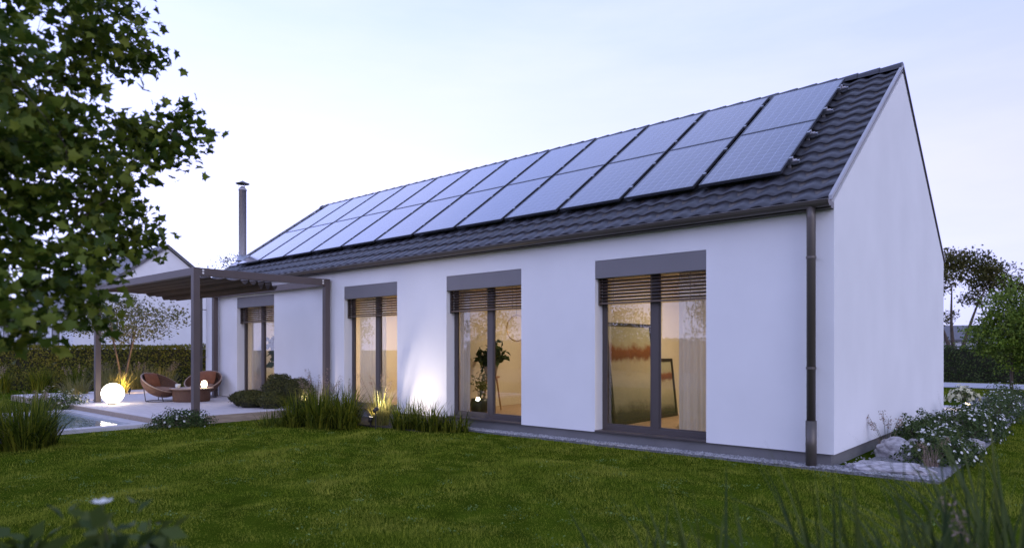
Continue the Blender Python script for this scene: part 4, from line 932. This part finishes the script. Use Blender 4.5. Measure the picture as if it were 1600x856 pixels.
# far greenery closing the horizon
rngf = np.random.default_rng(77)
far = [(6, 44, 'far_a', 'rounded tree far behind the dark right tree'), (-9, 58, '', 'low tree far beyond the right hedge'), (-44, 16, '', 'tree beside the neighbouring house'), (-52, -12, '', 'bushy tree behind the left hedge end'), (-46, -20, '', 'tall tree beyond the lawn at far left')]
for i, (x, y, _, lb) in enumerate(far):
    hh = [4.2, 3.6, 4.5, 5.0, 6.5][i]
    tree('background_tree', lb, (x, y, 0), hh, [(0, 0, hh*.62, hh*.36, hh*.36, hh*.34), (hh*.15, hh*.1, hh*.45, hh*.3, hh*.3, hh*.25)], 2600, .22, 'hedged', 20+i, .14, .2, clump=.28, twigs=120)
# trees behind the viewer, seen mirrored in the windows
for i, (x, y, hh) in enumerate([(-13.5, -27, 5.6), (-18, -24, 4.6), (-23, -27, 5.4), (-28, -23, 4.8), (-8, -29, 4.4), (-38, -19, 5.8)]):
    lb = ['open tree mirrored in the nearest window', 'round tree mirrored left in the nearest window', 'tree mirrored in the second window', 'tree mirrored behind the basket plant window', 'low tree mirrored at the right of the nearest window', 'tree mirrored in the curtained window'][i]
    tree('garden_tree', lb, (x, y, 0), hh, [(0, 0, hh*.66, hh*.33, hh*.33, hh*.27), (hh*.2, hh*.1, hh*.5, hh*.28, hh*.28, hh*.2), (-hh*.22, 0, hh*.55, hh*.25, hh*.25, hh*.2)], 2400, .19, 'hedged', 40+i, .12, .25, clump=.26, twigs=110, group='trees mirrored in the windows')
hedge('tall hedge closing the garden, mirrored in the windows', -25, 15, -.5, .5, 2.2, 20000, 'hedged', .16, 9, 0, (-18, -31, 0))

# ------------------------------------------------------------------ foreground plants, close to the camera
def cam_pt(dep, lat): p = C0+FW*dep+RT*lat; return float(p[0]), float(p[1])
for i, (dep, lat, n, h, r, m, pl, lb) in enumerate([
 (2.45, .80, 130, .86, .12, 'ogrd', 0, 'blurred grass clump at the bottom edge right of centre'), (2.35, 1.25, 200, .90, .16, 'ogrd', 0, 'blurred dark grass clump at the bottom right'),
 (2.6, 1.75, 240, .92, .18, 'ogrd', 1, 'blurred grass clump with seed heads at the bottom right corner'), (3.2, 2.4, 240, .95, .2, 'ogrd', 1, 'tall blurred grass at the right frame edge'),
 (2.9, .55, 80, .70, .10, 'ogrd', 0, 'thin blurred grass tuft at the bottom middle')]):
    x, y = cam_pt(dep, lat); grass_clump((x, y, -.01), lb, n, h, r, m, .022, pl, 120+i, 'blurred grasses close to the camera', plume_h=1.0)
x, y = cam_pt(2.3, -1.28)
def tall_flower(loc, label, hs, seed, spread=.16):
    rng = np.random.default_rng(seed); t = thing('flowering_perennial', label, 'flower', loc, 'blurred flowers close to the camera'); sb = MB(); P = []; Fp = []
    for h in hs:
        a = rng.uniform(0, 2*pi); r = spread*rng.random(); p1 = (r*cos(a), r*sin(a), h); sb.path([(0, 0, 0), (r*.4*cos(a), r*.4*sin(a), h*.5), p1], [.006, .005, .003], 5); Fp.append(p1)
        for k in range(110): f_ = rng.uniform(.4, 1.0); P.append([r*f_*cos(a)+rng.normal(0, .05), r*f_*sin(a)+rng.normal(0, .05), h*f_])
    sb.build('stem', 'stem', t); V, F_ = leaves(np.array(P), .09, 'leaf', up=.6, rng=rng); np_mesh('foliage', V, F_, MAT['hedged'], t)
    fb = MB()
    for p in Fp[:1]:
        for k in range(7):
            a = 2*pi*k/7; u = Vector((cos(a), sin(a), .35)); w = Vector((-sin(a), cos(a), 0)); c = Vector(p); fb.add([c, c+u*.02+w*.012, c+u*.036, c+u*.02-w*.012], [(0, 1, 2, 3)])
    fb.build('flowers', 'petal', t)
tall_flower((x, y, 0), 'blurred white flower with dark leaves at the bottom left', [1.05, .84, .95, .88, .82, .8, .78, .86, .8], 5)
x, y = cam_pt(2.5, -2.0); tall_flower((x, y, 0), 'blurred pale flower in the bottom left corner', [.84, .80, .78], 6, .2)

# ------------------------------------------------------------------ neighbouring houses
def nhouse(name, label, loc, Lh, Wd, ez, slope, wins, rz=0):
    t = thing(name, label, 'house', loc, None, rz); rz_ = ez+slope*Wd/2
    q = MB(); q.prism([(0, 0), (Wd, 0), (Wd, ez), (Wd/2, rz_), (0, ez)], 'x', -Lh, 0); q.build('wall', 'nwall', t)
    r = MB()
    for s_ in (1, -1):
        f = lambda y: y if s_ > 0 else Wd-y
        r.prism([(f(-.35), ez-.35*slope+.03), (f(Wd/2), rz_+.03), (f(Wd/2), rz_+.20), (f(-.35), ez-.35*slope+.20)], 'x', -Lh-.15, .12)
    r.build('roof', 'nroof', t)
    for a, b_, z0, z1 in wins:
        w = MB(); w.box(-b_, -a, -.02, .05, z0, z1); ww = w.build('window', 'ndark', t); fr = MB(); fr.box(-b_-.05, -b_, -.035, .06, z0, z1).box(-a, -a+.05, -.035, .06, z0, z1).box(-b_-.05, -a+.05, -.035, .06, z1, z1+.06); fr.build('frame', 'frame', ww)
    return t
nhouse('neighbour_house', 'white neighbouring house with grey gable roof behind the left hedge', (-32.86, .65, 0), 15, 8.2, 3.5, .76, [(2.2, 3.2, .3, 2.7), (5.2, 6.2, .3, 2.7), (8.2, 9.4, .3, 2.7), (11.5, 12.5, .3, 2.7)])
nhouse('neighbour_house', 'low white house with dark roof far behind the right hedge', (6, 66, 0), 30, 9, 2.35, .30, [(4, 6, .8, 2.0), (10, 12, .8, 2.0), (16, 18, .8, 2.0)])
